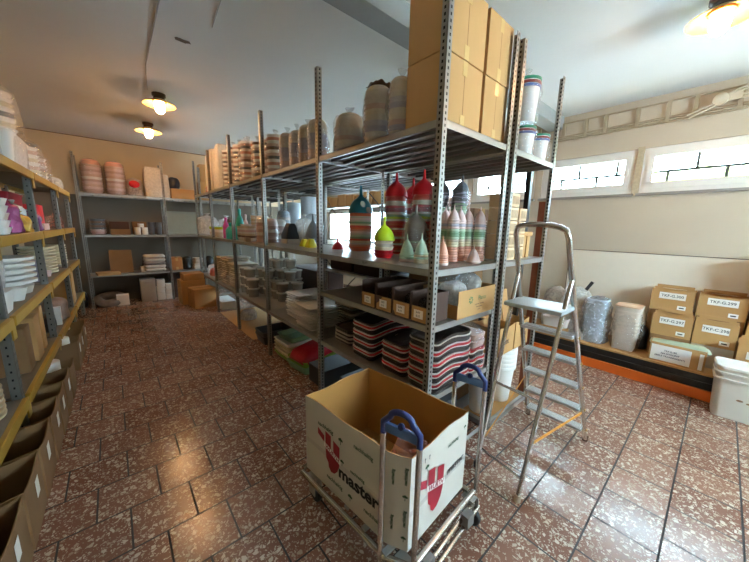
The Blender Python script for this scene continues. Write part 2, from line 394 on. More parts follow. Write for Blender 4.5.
# outdoors, seen through the small windows
gm = mat('outdoor_paving', 'd6dade', .95, var=.1, scale=3)
MB().box(XR + .3, 40, -30, 40, -.3, -.2).build('ground', gm)['kind'] = 'structure'
hb = MB(); bmesh.ops.create_grid(hb.bm, x_segments=50, y_segments=14, size=1)
for v in hb.bm.verts: v.co = Vector((12.0 + 0.5 * noise.noise(Vector((v.co.x * 6, v.co.y * 3, 1))), -2.6 + v.co.x * 4.3, 1.6 + v.co.y * 1.85 + .35 * noise.noise(Vector((v.co.x * 9, v.co.y, 4)))))
bmesh.ops.solidify(hb.bm, geom=hb.bm.faces[:], thickness=0.8)
tag(hb.build('hedge', mat('hedge_leaves', '4f5a2a', .9, var=.5, scale=9)), 'green hedge outside behind the right hand window', 'hedge')

# ------------------------------------------------------------------ ceiling lamps
def ceiling_lamp(x, y, label):
    t = thing('ceiling_lamp', label, 'lamp', (x, y, ZC))
    MB().lathe([(.03, 0), (.075, -.002), (.075, -.03), (.06, -.04), (.062, -.07), (.05, -.09)], 24, c0=True, c1=True).build('lamp_base', BROWNM, t, 40)
    MB().lathe([(.05, -0.063), (.08, -0.077), (.175, -0.127), (.18, -0.137), (.176, -0.135), (.08, -0.087), (.05, -0.073)], 36).build('lamp_shade', mat('cream_enamel', 'b8a25c', .35, var=.04), t, 50)
    MB().lathe([(.062, -0.077), (.07, -0.089), (.07, -0.101), (.055, -0.103), (.055, -0.080)], 24).build('retaining_ring', mat('copper_ring', 'a06a3c', .35, .6), t, 40)
    MB().lathe([(.05, -0.090), (.056, -0.125), (.056, -0.165), (.05, -0.200), (.03, -0.227), (.008, -0.237)], 24, c1=True).build('glass_jar', LAMPJAR, t, 60)
    return t
LAMPJAR = mat('lit_opal_jar', 'fff2dc', .3, var=.02, emit=('ffc488', LAMP_POWER))
ceiling_lamp(0.62, 4.98, 'enamel ceiling lamp over the aisle, the higher one in view')
ceiling_lamp(0.62, 6.50, 'enamel ceiling lamp over the aisle nearest the back wall')
ceiling_lamp(3.36, 0.24, 'enamel ceiling lamp at the top right near the windows')
cd = MB(); cd.tube([(.43, 2.6, ZC - .006), (.435, 4.2, ZC - .006), (.5, 4.92, ZC - .006)], .005, 6); cd.tube([(.75, 2.4, ZC - .004), (.80, 3.05, ZC - .004)], .003, 6)
tag(cd.build('ceiling_cable', mat('painted_cable', 'b3b0aa', .7)), 'thin painted cable running along the ceiling to the aisle lamp', 'cable')
hp = MB(); bmesh.ops.create_circle(hp.bm, cap_ends=True, radius=.05, segments=14)
for v in hp.bm.verts: v.co = Vector((.65 + v.co.x * 1.3 + .02 * noise.noise(v.co * 40), 3.44 + v.co.y * .55 + .02 * noise.noise(v.co * 50), ZC - .003))
bmesh.ops.solidify(hp.bm, geom=hp.bm.faces[:], thickness=.002)
tag(hp.build('plaster_patch', mat('broken_patch', '6b6258', .95, var=.5, scale=60)), 'small dark hole in the ceiling plaster above the aisle', 'ceiling damage')

# ------------------------------------------------------------------ wall conduits and cable ladder on the right wall
t = thing('cable_ladder', 'beige cable ladder with conduits running under the ceiling above the windows', 'cable tray', (XR - .03, 0, 0))
cmn = mat('beige_conduit', 'a8977c', .7, var=.1)
for z, r in ((3.205, .010), (3.03, .011), (3.005, .012), (2.98, .010)):
    MB().tube([(.01, -3.0, z), (.01, 8.2, z)], r, 8).build('conduit', cmn, t, 60)
for k in range(24):
    y = 2.02 - .275 * k + (.05 if k % 3 == 0 else 0)
    if y > -2.9: MB().box(.0, .028, y - .018, y + .018, 2.985, 3.21).build('bracket', cmn, t)
    y2 = 2.02 + .275 * (k + 1)
    if y2 < 8.0: MB().box(.0, .028, y2 - .018, y2 + .018, 2.985, 3.21).build('bracket', cmn, t)
t = thing('junction_box', 'round pale junction box with splayed conduits on the cable ladder', 'junction box', (XR - .04, 0.24, 3.10))
jb = mat('pale_junction', 'c9bba2', .6)
MB().lathe([(.0, -.0), (.055, 0), (.06, -.01), (.06, -.035), (.05, -.042), (.0, -.042)], 20, axis=Matrix.Rotation(PI / 2, 4, 'Y')).build('box_cover', jb, t, 40)
for a, b_ in (((-.02, .04, -.03), (-.02, .24, -.10)), ((-.02, .03, -.05), (-.02, .22, -.135)), ((-.02, -.04, .03), (-.02, -.2, .11)), ((-.02, -.05, .015), (-.02, -.22, .085)), ((-.02, -.06, -.0), (-.02, -.3, .03)), ((-.02, -.05, -.02), (-.02, -.3, -.02))):
    MB().tube([a, b_], .011, 8).build('conduit_end', jb, t, 60)
MB().box(-.03, -.01, -.15, -.06, -.03, .04).bevel(.006).build('connector', jb, t)
# white board panel leaning on the wall behind the boxes
WP = tag(MB().box(XR - .022, XR - .001, -2.5, 1.455, .28, 1.424).build('wall_panel', mat('cream_board', 'e6dac6', .6, var=.03)), 'large cream board panel fixed to the wall below the windows', 'panel')
MB().box(XR - .026, XR - .001, -2.5, 1.46, 1.424, 1.431).box(XR - .026, XR - .001, 1.453, 1.46, .28, 1.424).build('edge_shadow_strip', BROWNM, WP)  # dark strips standing in for the shadow line along the panel edges

# ------------------------------------------------------------------ slotted-angle racks
US = [1.08, 2.38, 3.67, 4.95, 6.22, 7.50]
def upright(x, y, h, fx, fy, parent):
    b = MB(); w, tk = .042, .0035
    b.box(min(0, fx * w), max(0, fx * w), min(0, fy * tk), max(0, fy * tk), 0, h); b.box(min(0, fx * tk), max(0, fx * tk), min(0, fy * w), max(0, fy * w), 0, h)
    for v in b.bm.verts: v.co.x *= fx; v.co.y *= fy     # local coordinates positive along both flanges
    o = b.build('upright', M_PERF, parent); o.location = (x, y, 0); o.scale = (fx, fy, 1); return o
def shelf_panel(x0, x1, y0, y1, z, parent):
    b = MB(); b.box(x0, x1, y0, y1, z - .004, z)
    for (a, c, d, e) in ((x0, x0 + .004, y0, y1), (x1 - .004, x1, y0, y1), (x0, x1, y0, y0 + .004), (x0, x1, y1 - .004, y1)): b.box(a, c, d, e, z - .042, z)
    b.box(x0, x0 + .018, y0, y1, z - .042, z - .038); b.box(x1 - .018, x1, y0, y1, z - .042, z - .038)
    o = b.build('shelf', STEEL, parent)
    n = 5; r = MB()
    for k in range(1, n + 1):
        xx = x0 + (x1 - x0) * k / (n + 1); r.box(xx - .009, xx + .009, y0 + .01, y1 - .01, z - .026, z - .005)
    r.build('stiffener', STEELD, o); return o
def rack(label, x0, x1, ys, levels, extra, h, name='steel_rack'):
    t = thing(name, label, 'shelving')
    for i, y in enumerate(ys):
        fy = 1 if i < len(ys) - 1 else -1
        upright(x0, y, h, 1, fy, t); upright(x1, y, h, -1, fy, t)
        for z in (.06,) if i in (0, len(ys) - 1) else ():
            MB().box(x0, x1, y + fy * .004, y + fy * .008, z, z + .035).build('end_tie', STEEL, t)
    for a, c in zip(ys, ys[1:]):
        for z in levels: shelf_panel(x0 + .004, x1 - .004, a + .004, c - .004, z, t)
    for (i, z) in extra: shelf_panel(x0 + .004, x1 - .004, ys[i] + .004, ys[i + 1] - .004, z, t)
    return t
r1 = rack('long grey slotted steel rack facing the aisle, loaded with funnels and trays', 1.40, 2.18, US, (2.27, 1.44, .61), [(0, 1.09)], 2.97)
r2 = rack('grey slotted steel rack standing back to back behind the aisle rack', 2.25, 3.045, US, (2.27, 1.44), [(1, 1.10), (2, .61), (3, .61), (0, .045), (1, .045)], 2.97)
text('03-PT', (1.402, 1.72, 1.42), (0, -1, 0), (0, 0, 1), .026, INK, r1, lift=.003)
def brace(p, q, parent): MB().tube([p, q], .008, 6).build('cross_brace', DARK, parent)
for a, c in ((2.38, 3.67), (3.67, 4.95)):
    brace((3.05, a, 1.15), (3.05, c, 2.2), r2); brace((3.05, c, 1.15), (3.05, a, 2.2), r2); brace((3.05, a, .1), (3.05, c, 1.1), r2); brace((3.05, c, .1), (3.05, a, 1.1), r2)
# rack along the back wall
bx = thing('steel_rack', 'grey slotted steel rack against the back wall', 'shelving', (0, 0, 0))
BY0, BY1 = 7.87, 8.33
for x in (-.44, .88, 1.56, 2.9):
    upright(x, BY0, 2.92, 1, 1, bx); upright(x, BY1, 2.92, 1, -1, bx)
for z in (2.21, 1.43, .65):
    for a, c in ((-.44, .88), (.88, 1.56), (1.56, 2.9)):
        shelf_panel(a + .004, c - .004, BY0 + .004, BY1 - .004, z, bx)
# yellow-beamed rack on the left
LA = math.atan(.02)
def LP(lx, ly, z=0):   # rack coordinates -> room
    c, s_ = math.cos(-LA), math.sin(-LA)
    return (-.65 + lx * c - ly * s_, lx * s_ + ly * c, z)
lr = thing('pallet_rack', 'grey rack with yellow beams along the left wall', 'shelving', (-.65, 0, 0), -LA)
LZ = (.43, 1.02, 1.57, 2.16)
for y in (.1, 1.62, 3.14, 4.66, 6.18, 7.45):
    for x in (-.07, -.5):
        b = MB(); b.box(0, .055, -.028, .028, 0, 2.12 if y < 7 else 2.05).bevel(.005, 1); u = b.build('upright', M_SLOT, lr); u.location = (x, y, 0)
    for z in LZ: MB().box(-.005, .004, y - .04, y + .04, z - .16, z - .02).build('beam_plate', YEL, lr)
for a, c in zip((.1, 1.62, 3.14, 4.66, 6.18), (1.62, 3.14, 4.66, 6.18, 7.45)):
    for z in LZ:
        for x in (-.015, -.5): MB().box(x, x + .03, a + .03, c - .03, z - .075, z).bevel(.004, 1).build('beam', YEL, lr)
        MB().box(-.485, -.015, a + .03, c - .03, z - .022, z - .004).build('shelf_board', mat('grey_shelf_board', '7b756b', .6, .2, var=.12), lr)

# ------------------------------------------------------------------ object builders
def carton(x0, x1, y0, y1, z0, z1, label, m=CARD, name='cardboard_box', cat='box', tape='x', group=None, rz=0, flap_gap=True):
    cx, cy = (x0 + x1) / 2, (y0 + y1) / 2; w, d, h = (x1 - x0) / 2, (y1 - y0) / 2, z1 - z0
    t = thing(name, label, cat, (cx, cy, z0), rz, group)
    b = MB().box(-w, w, -d, d, 0, h); b.bevel(min(.006, w * .05), 2); b.noise(.0015, 9, cx * 3 + cy); b.build('carton_body', m, t, 40)
    P = []
    if tape == 'x':   # centre seam along x, tape over the top and down both ends
        P = [(-w - .0012, w + .0012, -.024, .024, h - .0005, h + .0015), (-w - .0018, -w - .0002, -.024, .024, h * .72, h + .001), (-w - .0018, -w - .0002, -.024, .024, 0, h * .25)]
    elif tape == 'y':
        P = [(-.024, .024, -d - .0012, d + .0012, h - .0005, h + .0015), (-.024, .024, -d - .0018, -d - .0002, h * .72, h + .001), (-.024, .024, -d - .0018, -d - .0002, 0, h * .25)]
    for q in P: MB().box(*q).build('packing_tape', TAPE, t)
    return t
def open_box(x0, x1, y0, y1, z0, z1, label, m=CARD, name='open_box', cat='box', front=None, group=None, rz=0, inner=None, wall=.005, dip=0.0):
    # tray-like carton without lid; front = (side, fraction): lower lip on that side; dip = sag of the side edges
    cx, cy = (x0 + x1) / 2, (y0 + y1) / 2; w, d, h = (x1 - x0) / 2, (y1 - y0) / 2, z1 - z0
    t = thing(name, label, cat, (cx, cy, z0), rz, group)
    hs = {'-x': h, 'x': h, '-y': h, 'y': h}
    if front: hs[front[0]] = h * front[1]
    b = MB(); b.box(-w, w, -d, d, 0, .005)
    b.box(-w, -w + wall, -d, d, .005, hs['-x']).box(w - wall, w, -d, d, .005, hs['x']).box(-w + wall, w - wall, -d, -d + wall, .005, hs['-y']).box(-w + wall, w - wall, d - wall, d, .005, hs['y'])
    bmesh.ops.subdivide_edges(b.bm, edges=[e for e in b.bm.edges if e.calc_length() > .15], cuts=3)
    for v in b.bm.verts:
        if v.co.z > h * .6:
            fx, fy = 1 - (v.co.x / w) ** 2, 1 - (v.co.y / d) ** 2
            v.co.z -= dip * (max(0, fx) if abs(v.co.y) > d * .9 else max(0, fy)) * (v.co.z / h)
    b.noise(.003, 8, cx + cy * 2); b.build('carton_body', m, t)
    return t
def label_on(t, side, w, h, u0, z0, s=None, size=.03, parts=None, m=PAPER):
    # paper label on side '-x' or '-y' of a box thing; u0 = sideways offset of the label centre, z0 its height
    bb = parts
    if side == '-x': o, u = (-bb[0] / 2 - .004, u0, z0), (0, -1, 0)
    else: o, u = (u0, -bb[1] / 2 - .004, z0), (1, 0, 0)
    p = plate(o, u, (0, 0, 1), w, h, m, t, 'paper_label')
    if s:
        lines = s if isinstance(s, list) else [s]
        for k, ln in enumerate(lines):
            oz = z0 + (len(lines) - 1) * size * .65 - k * size * 1.3
            text(ln, (o[0], o[1], oz), u, (0, 0, 1), size, INK, t, bold=.0003, lift=.004)
    return p
_cache = {}
def mesh_of(key, fn, mats, smooth=35):
    k = key
    if k not in _cache:
        _cache[k] = fn().mesh(key[0], mats, smooth)
    return _cache[k]
FUN = [(1, 0), (1.0, .03), (.97, .05), (.95, .16), (.86, .28), (.68, .42), (.45, .53), (.24, .60), (.13, .66), (.085, 1.0), (.06, 1.0)]
CONE = [(1.03, 0), (1.03, .07), (.92, .085), (.80, .26), (.62, .45), (.40, .60), (.2, .70), (.10, .76), (.06, 1.0), (.03, 1.0)]
BOWL = [(.74, 0), (.80, .1), (.92, .6), (.98, .9), (1.03, .92), (1.03, 1.0), (.97, 1.0), (.9, .7), (.70, .12), (.3, .08)]
DOME = [(1.03, 0), (1.03, .12), (.94, .15), (.93, .45), (.86, .74), (.68, .92), (.4, .99), (.05, 1.0)]
PLATE = [(.6, 0), (.75, .1), (1.0, .8), (1.03, .85), (1.03, 1.0), (.98, 1.0), (.74, .3), (.3, .25)]
def turned(kind, prof, r, h, color, n=22):
    return mesh_of((kind, prof[1][0], prof[2][1], r, h, color), lambda: MB().lathe([(a * r, b * h) for a, b in prof], n, c1=True, c0=(prof[0][0] < 1)), PALE[color], 45)
def put(kind, me, loc, label, cat, group=None, rot=None):
    o = link(kind, me, None, loc, rot); return tag(o, label, cat, group)
def stack(kind, prof, r, h, x, y, z, cols, pitch, label, cat, group, lean=(0, 0), n=22):
    # nested stack, one object per piece, lowest first; label is a format with {c} colour and {o} the place counted from the top
    N = len(cols); out = []
    for i, c in enumerate(cols):
        me = turned(kind, prof, r, h, c, n)
        cname = CNAME.get(c, c)
        o = put(kind, me, (x + lean[0] * i * pitch, y + lean[1] * i * pitch, z + i * pitch), label.format(c=cname, o=ORD[N - 1 - i] if N - 1 - i < 30 else 'lower', b=ORD[min(i, 29)]), cat, group, (math.atan(-lean[1]) if lean[1] else rnd.uniform(-.012, .012), math.atan(lean[0]) if lean[0] else rnd.uniform(-.012, .012), rnd.uniform(0, 6.2)))
        out.append(o)
    return out
CNAME = dict(coral='coral red', pinkwhite='pinkish white', palegreen='pale green', iceblue='pale blue', lavender='lavender grey', charcoal='charcoal', beige='beige', sand='sand coloured', rose='dusty rose', blush='blush', smoke='smoky grey')
def bag(x, y, z, r, h, label, m=None, seed=0, knot=True, name='plastic_bag', rx=None, amp=.022, group=None, cat='bag', fat=1.0, rz=0):
    rx = rx or r; prof = [(.0, .002), (.86, .0), (1.0, .05), (1.03, .3), (1.04, .55), (1.0, .78), (.86 * fat, .88), (.5, .95)]
    prof += [(.14, 1.0), (.10, 1.03), (.26, 1.10), (.3, 1.13), (.04, 1.12)] if knot else [(.25, .985), (.02, .99)]
    rings = []
    nseg = 30
    for a, b_ in prof:
        rings.append([Vector((a * rx * math.cos(2 * PI * k / nseg), a * r * math.sin(2 * PI * k / nseg), b_ * h)) for k in range(nseg)])
    b = MB().loft(rings, False, True)
    bmesh.ops.subdivide_edges(b.bm, edges=[e for e in b.bm.edges if abs(e.verts[0].co.z - e.verts[1].co.z) > h * .12], cuts=2)
    b.noise(amp, 11, seed, zmin=.01)
    for v in b.bm.verts: v.co.z = max(v.co.z, .001)
    o = b.build(name, m or FILM, None, 60); o.location = (x, y, z); o.rotation_euler = (0, 0, rz)
    return tag(o, label, cat, group)
# ================================================================== aisle rack, top shelf
ZT, Z2, Z3, Z1 = 2.272, 1.442, 1.092, .612
carton(1.45, 1.835, 1.125, 1.405, ZT, ZT + .365, 'tall golden carton on the rack top, lower one at the aisle corner', CARD2, tape=None)
carton(1.865, 2.165, 1.125, 1.405, ZT, ZT + .365, 'tall golden carton on the rack top, lower one nearer the windows', CARD2, tape=None)
carton(1.45, 1.835, 1.122, 1.402, ZT + .368, ZT + .735, 'tall golden carton stacked on top, upper one at the aisle corner', CARD2, tape=None)
carton(1.865, 2.168, 1.122, 1.402, ZT + .368, ZT + .735, 'tall golden carton stacked on top, upper one nearer the windows', CARD2, tape=None)
big4 = [o for o in COL.objects if o.name.startswith('cardboard_box')]
for t_ in big4:
    for z_ in ((.0, .075), (.285, .364)): MB().box(-.022, .022, -.1412, -.1402, *z_).build('packing_tape', mat('shiny_clear_tape', 'd0ab72', .12), t_)
    MB().box(-.0015, .0015, -.1406, -.1400, .01, .355).build('flap_seam', CARDD, t_)
POTC = ['beige', 'sand', 'lilac', 'beige', 'lavender', 'rose', 'sand', 'beige', 'lavender', 'lilac', 'beige', 'sand', 'rose', 'beige', 'beige', 'sand']
def pot_bag(x, y, r, n, pitch, seed, where, cols=None, kind='plant_pot', prof=DOME, h=None, knot=True, film=None, z=ZT):
    cols = cols or [POTC[(i + seed * 3) % len(POTC)] for i in range(n)]
    h = h or (.10 if prof is DOME else pitch * 2.2)
    stack(kind, prof, r, h, x, y, z + .004, cols, pitch, '{c} plastic pot, {o} from the top of ' + where, 'pot', 'pots in ' + where, n=18)
    bag(x, y, z, r * 1.07, (n - 1) * pitch + h + .012, 'clear bag around ' + where, film, seed, knot)
pot_bag(1.54, 1.54, .082, 9, .034, 1, 'the bagged stack beside the big cartons')
pot_bag(1.54, 1.77, .100, 9, .036, 2, 'the bagged stack under the brown paper', knot=False)
pp = MB(); bmesh.ops.create_grid(pp.bm, x_segments=10, y_segments=10, size=.065)
for v in pp.bm.verts: v.co.z = .03 * noise.noise(v.co * 22) - 2.2 * v.co.x ** 2 + .02
bmesh.ops.solidify(pp.bm, geom=pp.bm.faces[:], thickness=.002)
o = pp.build('paper_sheet', mat('brown_paper', '7a6048', .85, var=.15), None, 60); o.location = (1.54, 1.77, ZT + .39); tag(o, 'crumpled brown paper lying on a bagged pot stack on the rack top', 'paper')
pot_bag(1.58, 2.17, .125, 7, .031, 3, 'the wide domed bag', h=.13)
pot_bag(1.68, 1.97, .075, 5, .028, 4, 'the short bag beside the domed one')
names = ['first', 'second', 'third', 'fourth', 'fifth']
for i, (y, n) in enumerate([(2.62, 9), (2.83, 9), (3.06, 9), (3.32, 10)]):
    pot_bag(1.54 + .01 * i, y, .092, n, .034, 5 + i, 'the %s bag beyond the second post' % names[i], cols=[('lavender' if 4 <= k <= 6 else 'beige' if k > 6 else 'rose' if k < 3 else 'lilac') for k in range(n)])
for i, (y, x, n, z0) in enumerate([(3.62, 1.56, 12, 0), (3.86, 1.62, 12, 0), (4.08, 1.56, 12, 0), (4.32, 1.62, 14, 0), (4.55, 1.56, 15, 0), (4.78, 1.6, 16, 0)]):
    cols = [['rose', 'white', 'salmon', 'white', 'smoke', 'rose', 'white', 'brown'][(k + i * 2) % 8] for k in range(n)]
    pot_bag(x, y, .104, n, .034, 20 + i, '%s reddish bag on the rack top' % ORD[i], cols=cols, kind='bowl', prof=BOWL, h=.06)
for i, (y, x) in enumerate([(5.12, 1.62), (5.36, 1.60), (5.62, 1.60)]):
    cols = [['white', 'smoke', 'white', 'rose', 'white', 'brown'][(k + i) % 6] for k in range(17)]
    pot_bag(x, y, .10, 17, .034, 30 + i, '%s tall dark rack bag' % ORD[i], cols=cols, kind='bowl', prof=BOWL, h=.06)
def printed_sack(x, y, z, w, d, h, label, seed, spots='7d6a58'):
    t = thing('printed_sack', label, 'sack', (x, y, z))
    b = MB().loft([rrect(w * a, d * a, .03, 4, z=h * q) for a, q in ((.9, 0), (1, .06), (1.02, .5), (.97, .92), (.8, 1.0))]); b.noise(.012, 14, seed, .01)
    b.build('sack_body', mat('white_sack', 'd8d0c4', .6, var=.3, scale=34, bump=.3, bscale=25), t, 60)
    return t
for i, y in enumerate((5.95, 6.18, 6.42, 6.66)):
    printed_sack(1.58, y, ZT, .2, .2, .76 - .05 * (i % 2), 'tall white printed sack on the rack top, %s from the back wall end' % ORD[3 - i], 40 + i)
pot_bag(1.62, 7.0, .10, 3, .04, 44, 'the low pink bag', cols=['coral', 'salmon', 'coral'], kind='bowl', prof=BOWL, h=.06)
# tubs with green lids on the rear rack
def lid_tub(x, y, z, h, r, label):
    t = thing('lidded_tub', label, 'tub', (x, y, z))
    MB().lathe([(.0, .002), (r * .78, 0), (r * .95, h * .8), (r * .95, h * .86)], 22).build('tub_body', mat('frosted_tub', 'd9d8d2', .3, var=.03), t, 50)
    for k, (c, z0) in enumerate((('5566a0', .70), ('8c3a34', .77), ('2c8060', .85))):
        MB().lathe([(r * .98, h * z0), (r * 1.03, h * (z0 + .012)), (r * 1.03, h * (z0 + .055)), (r * .98, h * (z0 + .065))] + ([(.0, h * (z0 + .07))] if k == 2 else []), 22).build('rim', mat('rim_' + c, c, .35), t, 40)
    bg = bag(0, 0, 0, r * 1.06, h * 1.02, 'x', FILM, int(x * 9), knot=h > .3, name='film_wrap')
    for k in ('label', 'category'): del bg[k]
    bg.parent = t; return t
lid_tub(2.71, 1.24, ZT, .28, .095, 'bagged tub with green lid on the rear rack top, below another tub')
lid_tub(2.92, 1.20, ZT, .25, .09, 'bagged clear tub with green lid on the rear rack top, nearest the windows')
lid_tub(2.70, 1.24, ZT + .29, .36, .10, 'bagged clear tub with green lid standing on another tub')
lid_tub(2.58, 1.48, ZT, .34, .09, 'bagged clear tub with green lid half hidden behind the big cartons')
lid_tub(2.58, 1.48, ZT + .35, .3, .09, 'bagged clear tub with green lid high behind the big cartons')

# ================================================================== aisle rack, middle shelf: funnels
stack('funnel', BOWL, .118, .05, 1.92, 2.44, Z2, ['orange', 'salmon', 'beige', 'cream', 'coral', 'green', 'palegreen', 'beige', 'pinkwhite', 'salmon', 'orange', 'coral', 'cream', 'green', 'beige', 'pinkwhite', 'beige', 'orange', 'orange'], .0185,
      '{c} wide funnel rim, {o} from the top of the stack under the teal funnel', 'funnel', 'wide funnels under the teal one')
TEAL = put('funnel', turned('funnel', FUN, .124, .27, 'teal', 28), (1.92, 2.44, Z2 + .375), 'big teal funnel crowning a striped stack', 'funnel')
for dx, dy, dz in ((-.05, -.095, .085), (.0, -.125, .03)):
    q = MB().lathe([(.0, -.004), (.030, -.004), (.032, 0), (.030, .004), (0, .004)], 20, axis=Matrix.Translation((dx, dy, dz)) @ Matrix.Rotation(1.25, 4, 'X')).build('round_tag', GREYP, TEAL, 40)
bag(1.94, 2.46, Z2, .135, .36, 'loose clear bag around the stack under the teal funnel', FILM, 51, False)
put('funnel', turned('funnel', FUN, .062, .125, 'red', 22), (1.83, 2.72, Z2), 'small red funnel standing alone by the second post', 'funnel')
put('funnel', turned('funnel', FUN, .087, .19, 'lime', 26), (1.66, 1.80, Z2 + .138), 'lime yellow funnel on a short stack', 'funnel')
stack('funnel', BOWL, .082, .035, 1.66, 1.80, Z2, ['red', 'red', 'cream', 'beige', 'cream'], .027, '{c} funnel, {o} under the lime yellow funnel', 'funnel', 'funnels under the lime one')
def red_stack(x, y, where, n=25):
    cols = ['coral', 'salmon', 'coral', 'red', 'sand', 'coral', 'red', 'sand', 'coral', 'red', 'coral', 'sand', 'red', 'coral', 'red', 'sand', 'lime', 'green', 'sand', 'maroon', 'maroon', 'red', 'sand', 'sand', 'coral'][:n]
    stack('funnel', DOME, .098, .06, x, y, Z2, cols, .0200, '{c} funnel, {o} under the top of ' + where, 'funnel', 'funnels in ' + where)
    put('funnel', turned('funnel', FUN, .106, .215, 'red', 26), (x, y, Z2 + n * .0200 + .025), 'red funnel crowning ' + where, 'funnel')
    bag(x, y, Z2, .108, n * .0200 + .14, 'clear bag pulled over ' + where, FILM, int(x * 50), False, fat=.7)
red_stack(2.04, 2.06, 'the left tall red stack')
red_stack(2.10, 1.78, 'the right tall red stack')
red_stack(2.36, 2.14, 'the tall red stack behind the others')
stack('funnel', DOME, .090, .05, 1.88, 1.66, Z2, ['beige', 'palegreen', 'sand', 'grey', 'palegreen', 'beige', 'beige', 'palegreen', 'grey', 'grey', 'grey', 'grey'], .0175, '{c} funnel, {o} under the grey cone of the bagged stack', 'funnel', 'funnels under the grey cone')
put('funnel', turned('funnel', FUN, .095, .20, 'grey', 26), (1.88, 1.66, Z2 + .225), 'grey funnel on the bagged stack before the red ones', 'funnel')
bag(1.88, 1.66, Z2, .102, .34, 'clear bag over the grey funnel stack', FILM, 57, False, fat=.6)
stack('funnel', CONE, .055, .155, 1.615, 1.50, Z2, ['pinkwhite', 'mint', 'mint'], .021, '{c} small funnel, {o} from the top, in the left pale green pair of stacks', 'funnel', 'small pale green funnels, left stack')
stack('funnel', CONE, .050, .145, 1.62, 1.37, Z2, ['cream', 'cream', 'mint', 'cream', 'mint'], .015, '{c} small funnel, {o} from the top, in the stack beside the front corner post', 'funnel', 'small pale green funnels, right stack')
stack('funnel', CONE, .042, .13, 1.66, 1.22, Z2, ['pinkwhite', 'peach', 'peach', 'salmon', 'peach'], .015, '{c} small funnel, {o} from the top, just right of the corner post', 'funnel', 'small peach funnels')
put('funnel', turned('funnel', CONE, .052, .135, 'pinkwhite', 22), (2.0, 1.19, Z2), 'pinkish white single funnel at the shelf edge before the pastel columns', 'funnel')
colc = ['peach', 'salmon', 'peach', 'salmon', 'peach', 'salmon', 'cream', 'cream', 'sand', 'palegreen', 'green', 'green', 'palegreen', 'pinkwhite', 'lilac', 'pinkwhite', 'pinkwhite']
for i, (x, y) in enumerate([(1.92, 1.40), (2.00, 1.325), (2.02, 1.44), (2.105, 1.32), (2.14, 1.24), (1.84, 1.36)]):
    if i == 5: x, y = 1.895, 1.31
    w = 'the %s pastel column' % ['second', 'third', 'fourth', 'fifth', 'last', 'nearest'][i] if i != 5 else 'the foremost pastel column'
    stack('funnel', CONE, .046, .115, x, y, Z2, colc, .0185, '{c} small funnel, {o} from the top of ' + w, 'funnel', 'funnels of ' + w, n=16)
bagc = ['smoke', 'lilac', 'smoke', 'coral', 'salmon', 'salmon', 'coral', 'salmon', 'peach', 'coral', 'salmon', 'sand', 'beige', 'cream', 'palegreen', 'green', 'palegreen', 'green', 'smoke', 'lilac', 'smoke', 'lavender', 'smoke']
for i, (x, y) in enumerate([(2.10, 1.62), (2.17, 1.48)]):
    w = 'the %s tall bagged cone column' % ('left', 'right')[i]
    stack('funnel', DOME, .066, .07, x - .02, y, Z2, bagc, .0235, '{c} funnel, {o} from the top of ' + w, 'funnel', 'funnels of ' + w, lean=(.12, 0), n=18)
    put('funnel', turned('funnel', FUN, .064, .15, 'smoke'), (x + .045, y, Z2 + .535), 'smoky grey funnel crowning ' + w, 'funnel', None, (0, .12, 0))
    bag(x + .012, y, Z2, .082, .66, 'clear bag around ' + w, FILM, 60 + i, False, fat=.8)
# second bay: yellow feet, dark funnels, cones
def tapered_cap(x, y, col, label, s=1.0):
    t = MB().loft([rrect(.10 * s, .10 * s, .012, 3, z=0), rrect(.09 * s, .09 * s, .012, 3, z=.03 * s), rrect(.05 * s, .05 * s, .01, 3, z=.085 * s), rrect(.03 * s, .03 * s, .008, 3, z=.088 * s)])
    o = t.build('tapered_cap', PALE[col], None, 40); o.location = (x, y, Z2); return tag(o, label, 'plastic cap')
tapered_cap(1.72, 3.26, 'yellow', 'yellow tapered plastic piece in front of the dark cone')
tapered_cap(1.70, 3.07, 'yellow', 'yellow tapered plastic piece nearer the second post', 1.1)
b = MB().loft([rrect(.20, .20, .02, 4, z=0), rrect(.20, .20, .02, 4, z=.06), rrect(.10, .10, .015, 4, z=.20), rrect(.09, .09, .015, 4, z=.21)]); o = b.build('square_funnel', BLACKP, None, 40); o.location = (1.86, 3.92, Z2 + .06); tag(o, 'black square funnel on a pale base, beside the third post', 'funnel')
b = MB().loft([rrect(.215, .215, .02, 4, z=0), rrect(.21, .21, .02, 4, z=.058)]); o = b.build('plastic_tray', PALE['beige'], None, 40); o.location = (1.86, 3.92, Z2); tag(o, 'pale base under the black square funnel', 'tray')
stack('cone_pot', CONE, .115, .34, 2.0, 3.55, Z2, ['smoke', 'smoke', 'smoke'], .03, '{c} tall cone, {o} from the top of the dark bagged nest', 'cone', 'dark bagged cones')
bag(2.0, 3.55, Z2, .13, .40, 'clear bag around the dark cones behind the yellow pieces', FILM, 71, False)
stack('cone_pot', CONE, .10, .28, 2.04, 3.86, Z2, ['cream', 'cream', 'beige'], .03, '{c} tall cone, {o} from the top of the pale nest', 'cone', 'pale bagged cones')
bag(2.04, 3.86, Z2, .115, .36, 'clear bag around the pale cones next to the dark ones', FILM_W, 72, True)
for i, (x, y) in enumerate([(1.68, 4.16), (1.66, 4.38), (1.88, 4.32)]):
    pot_bag(x, y, .10, 6 + i % 2, .045, 73 + i, '%s pinkish middle shelf bag' % ORD[i], cols=[['rose', 'pinkwhite', 'rose', 'white'][(k + i) % 4] for k in range(6 + i % 2)], z=Z2)
pot_bag(2.05, 4.55, .10, 9, .045, 77, 'the bluish bag behind the pinkish ones', cols=['iceblue', 'white'] * 4 + ['iceblue'], z=Z2)
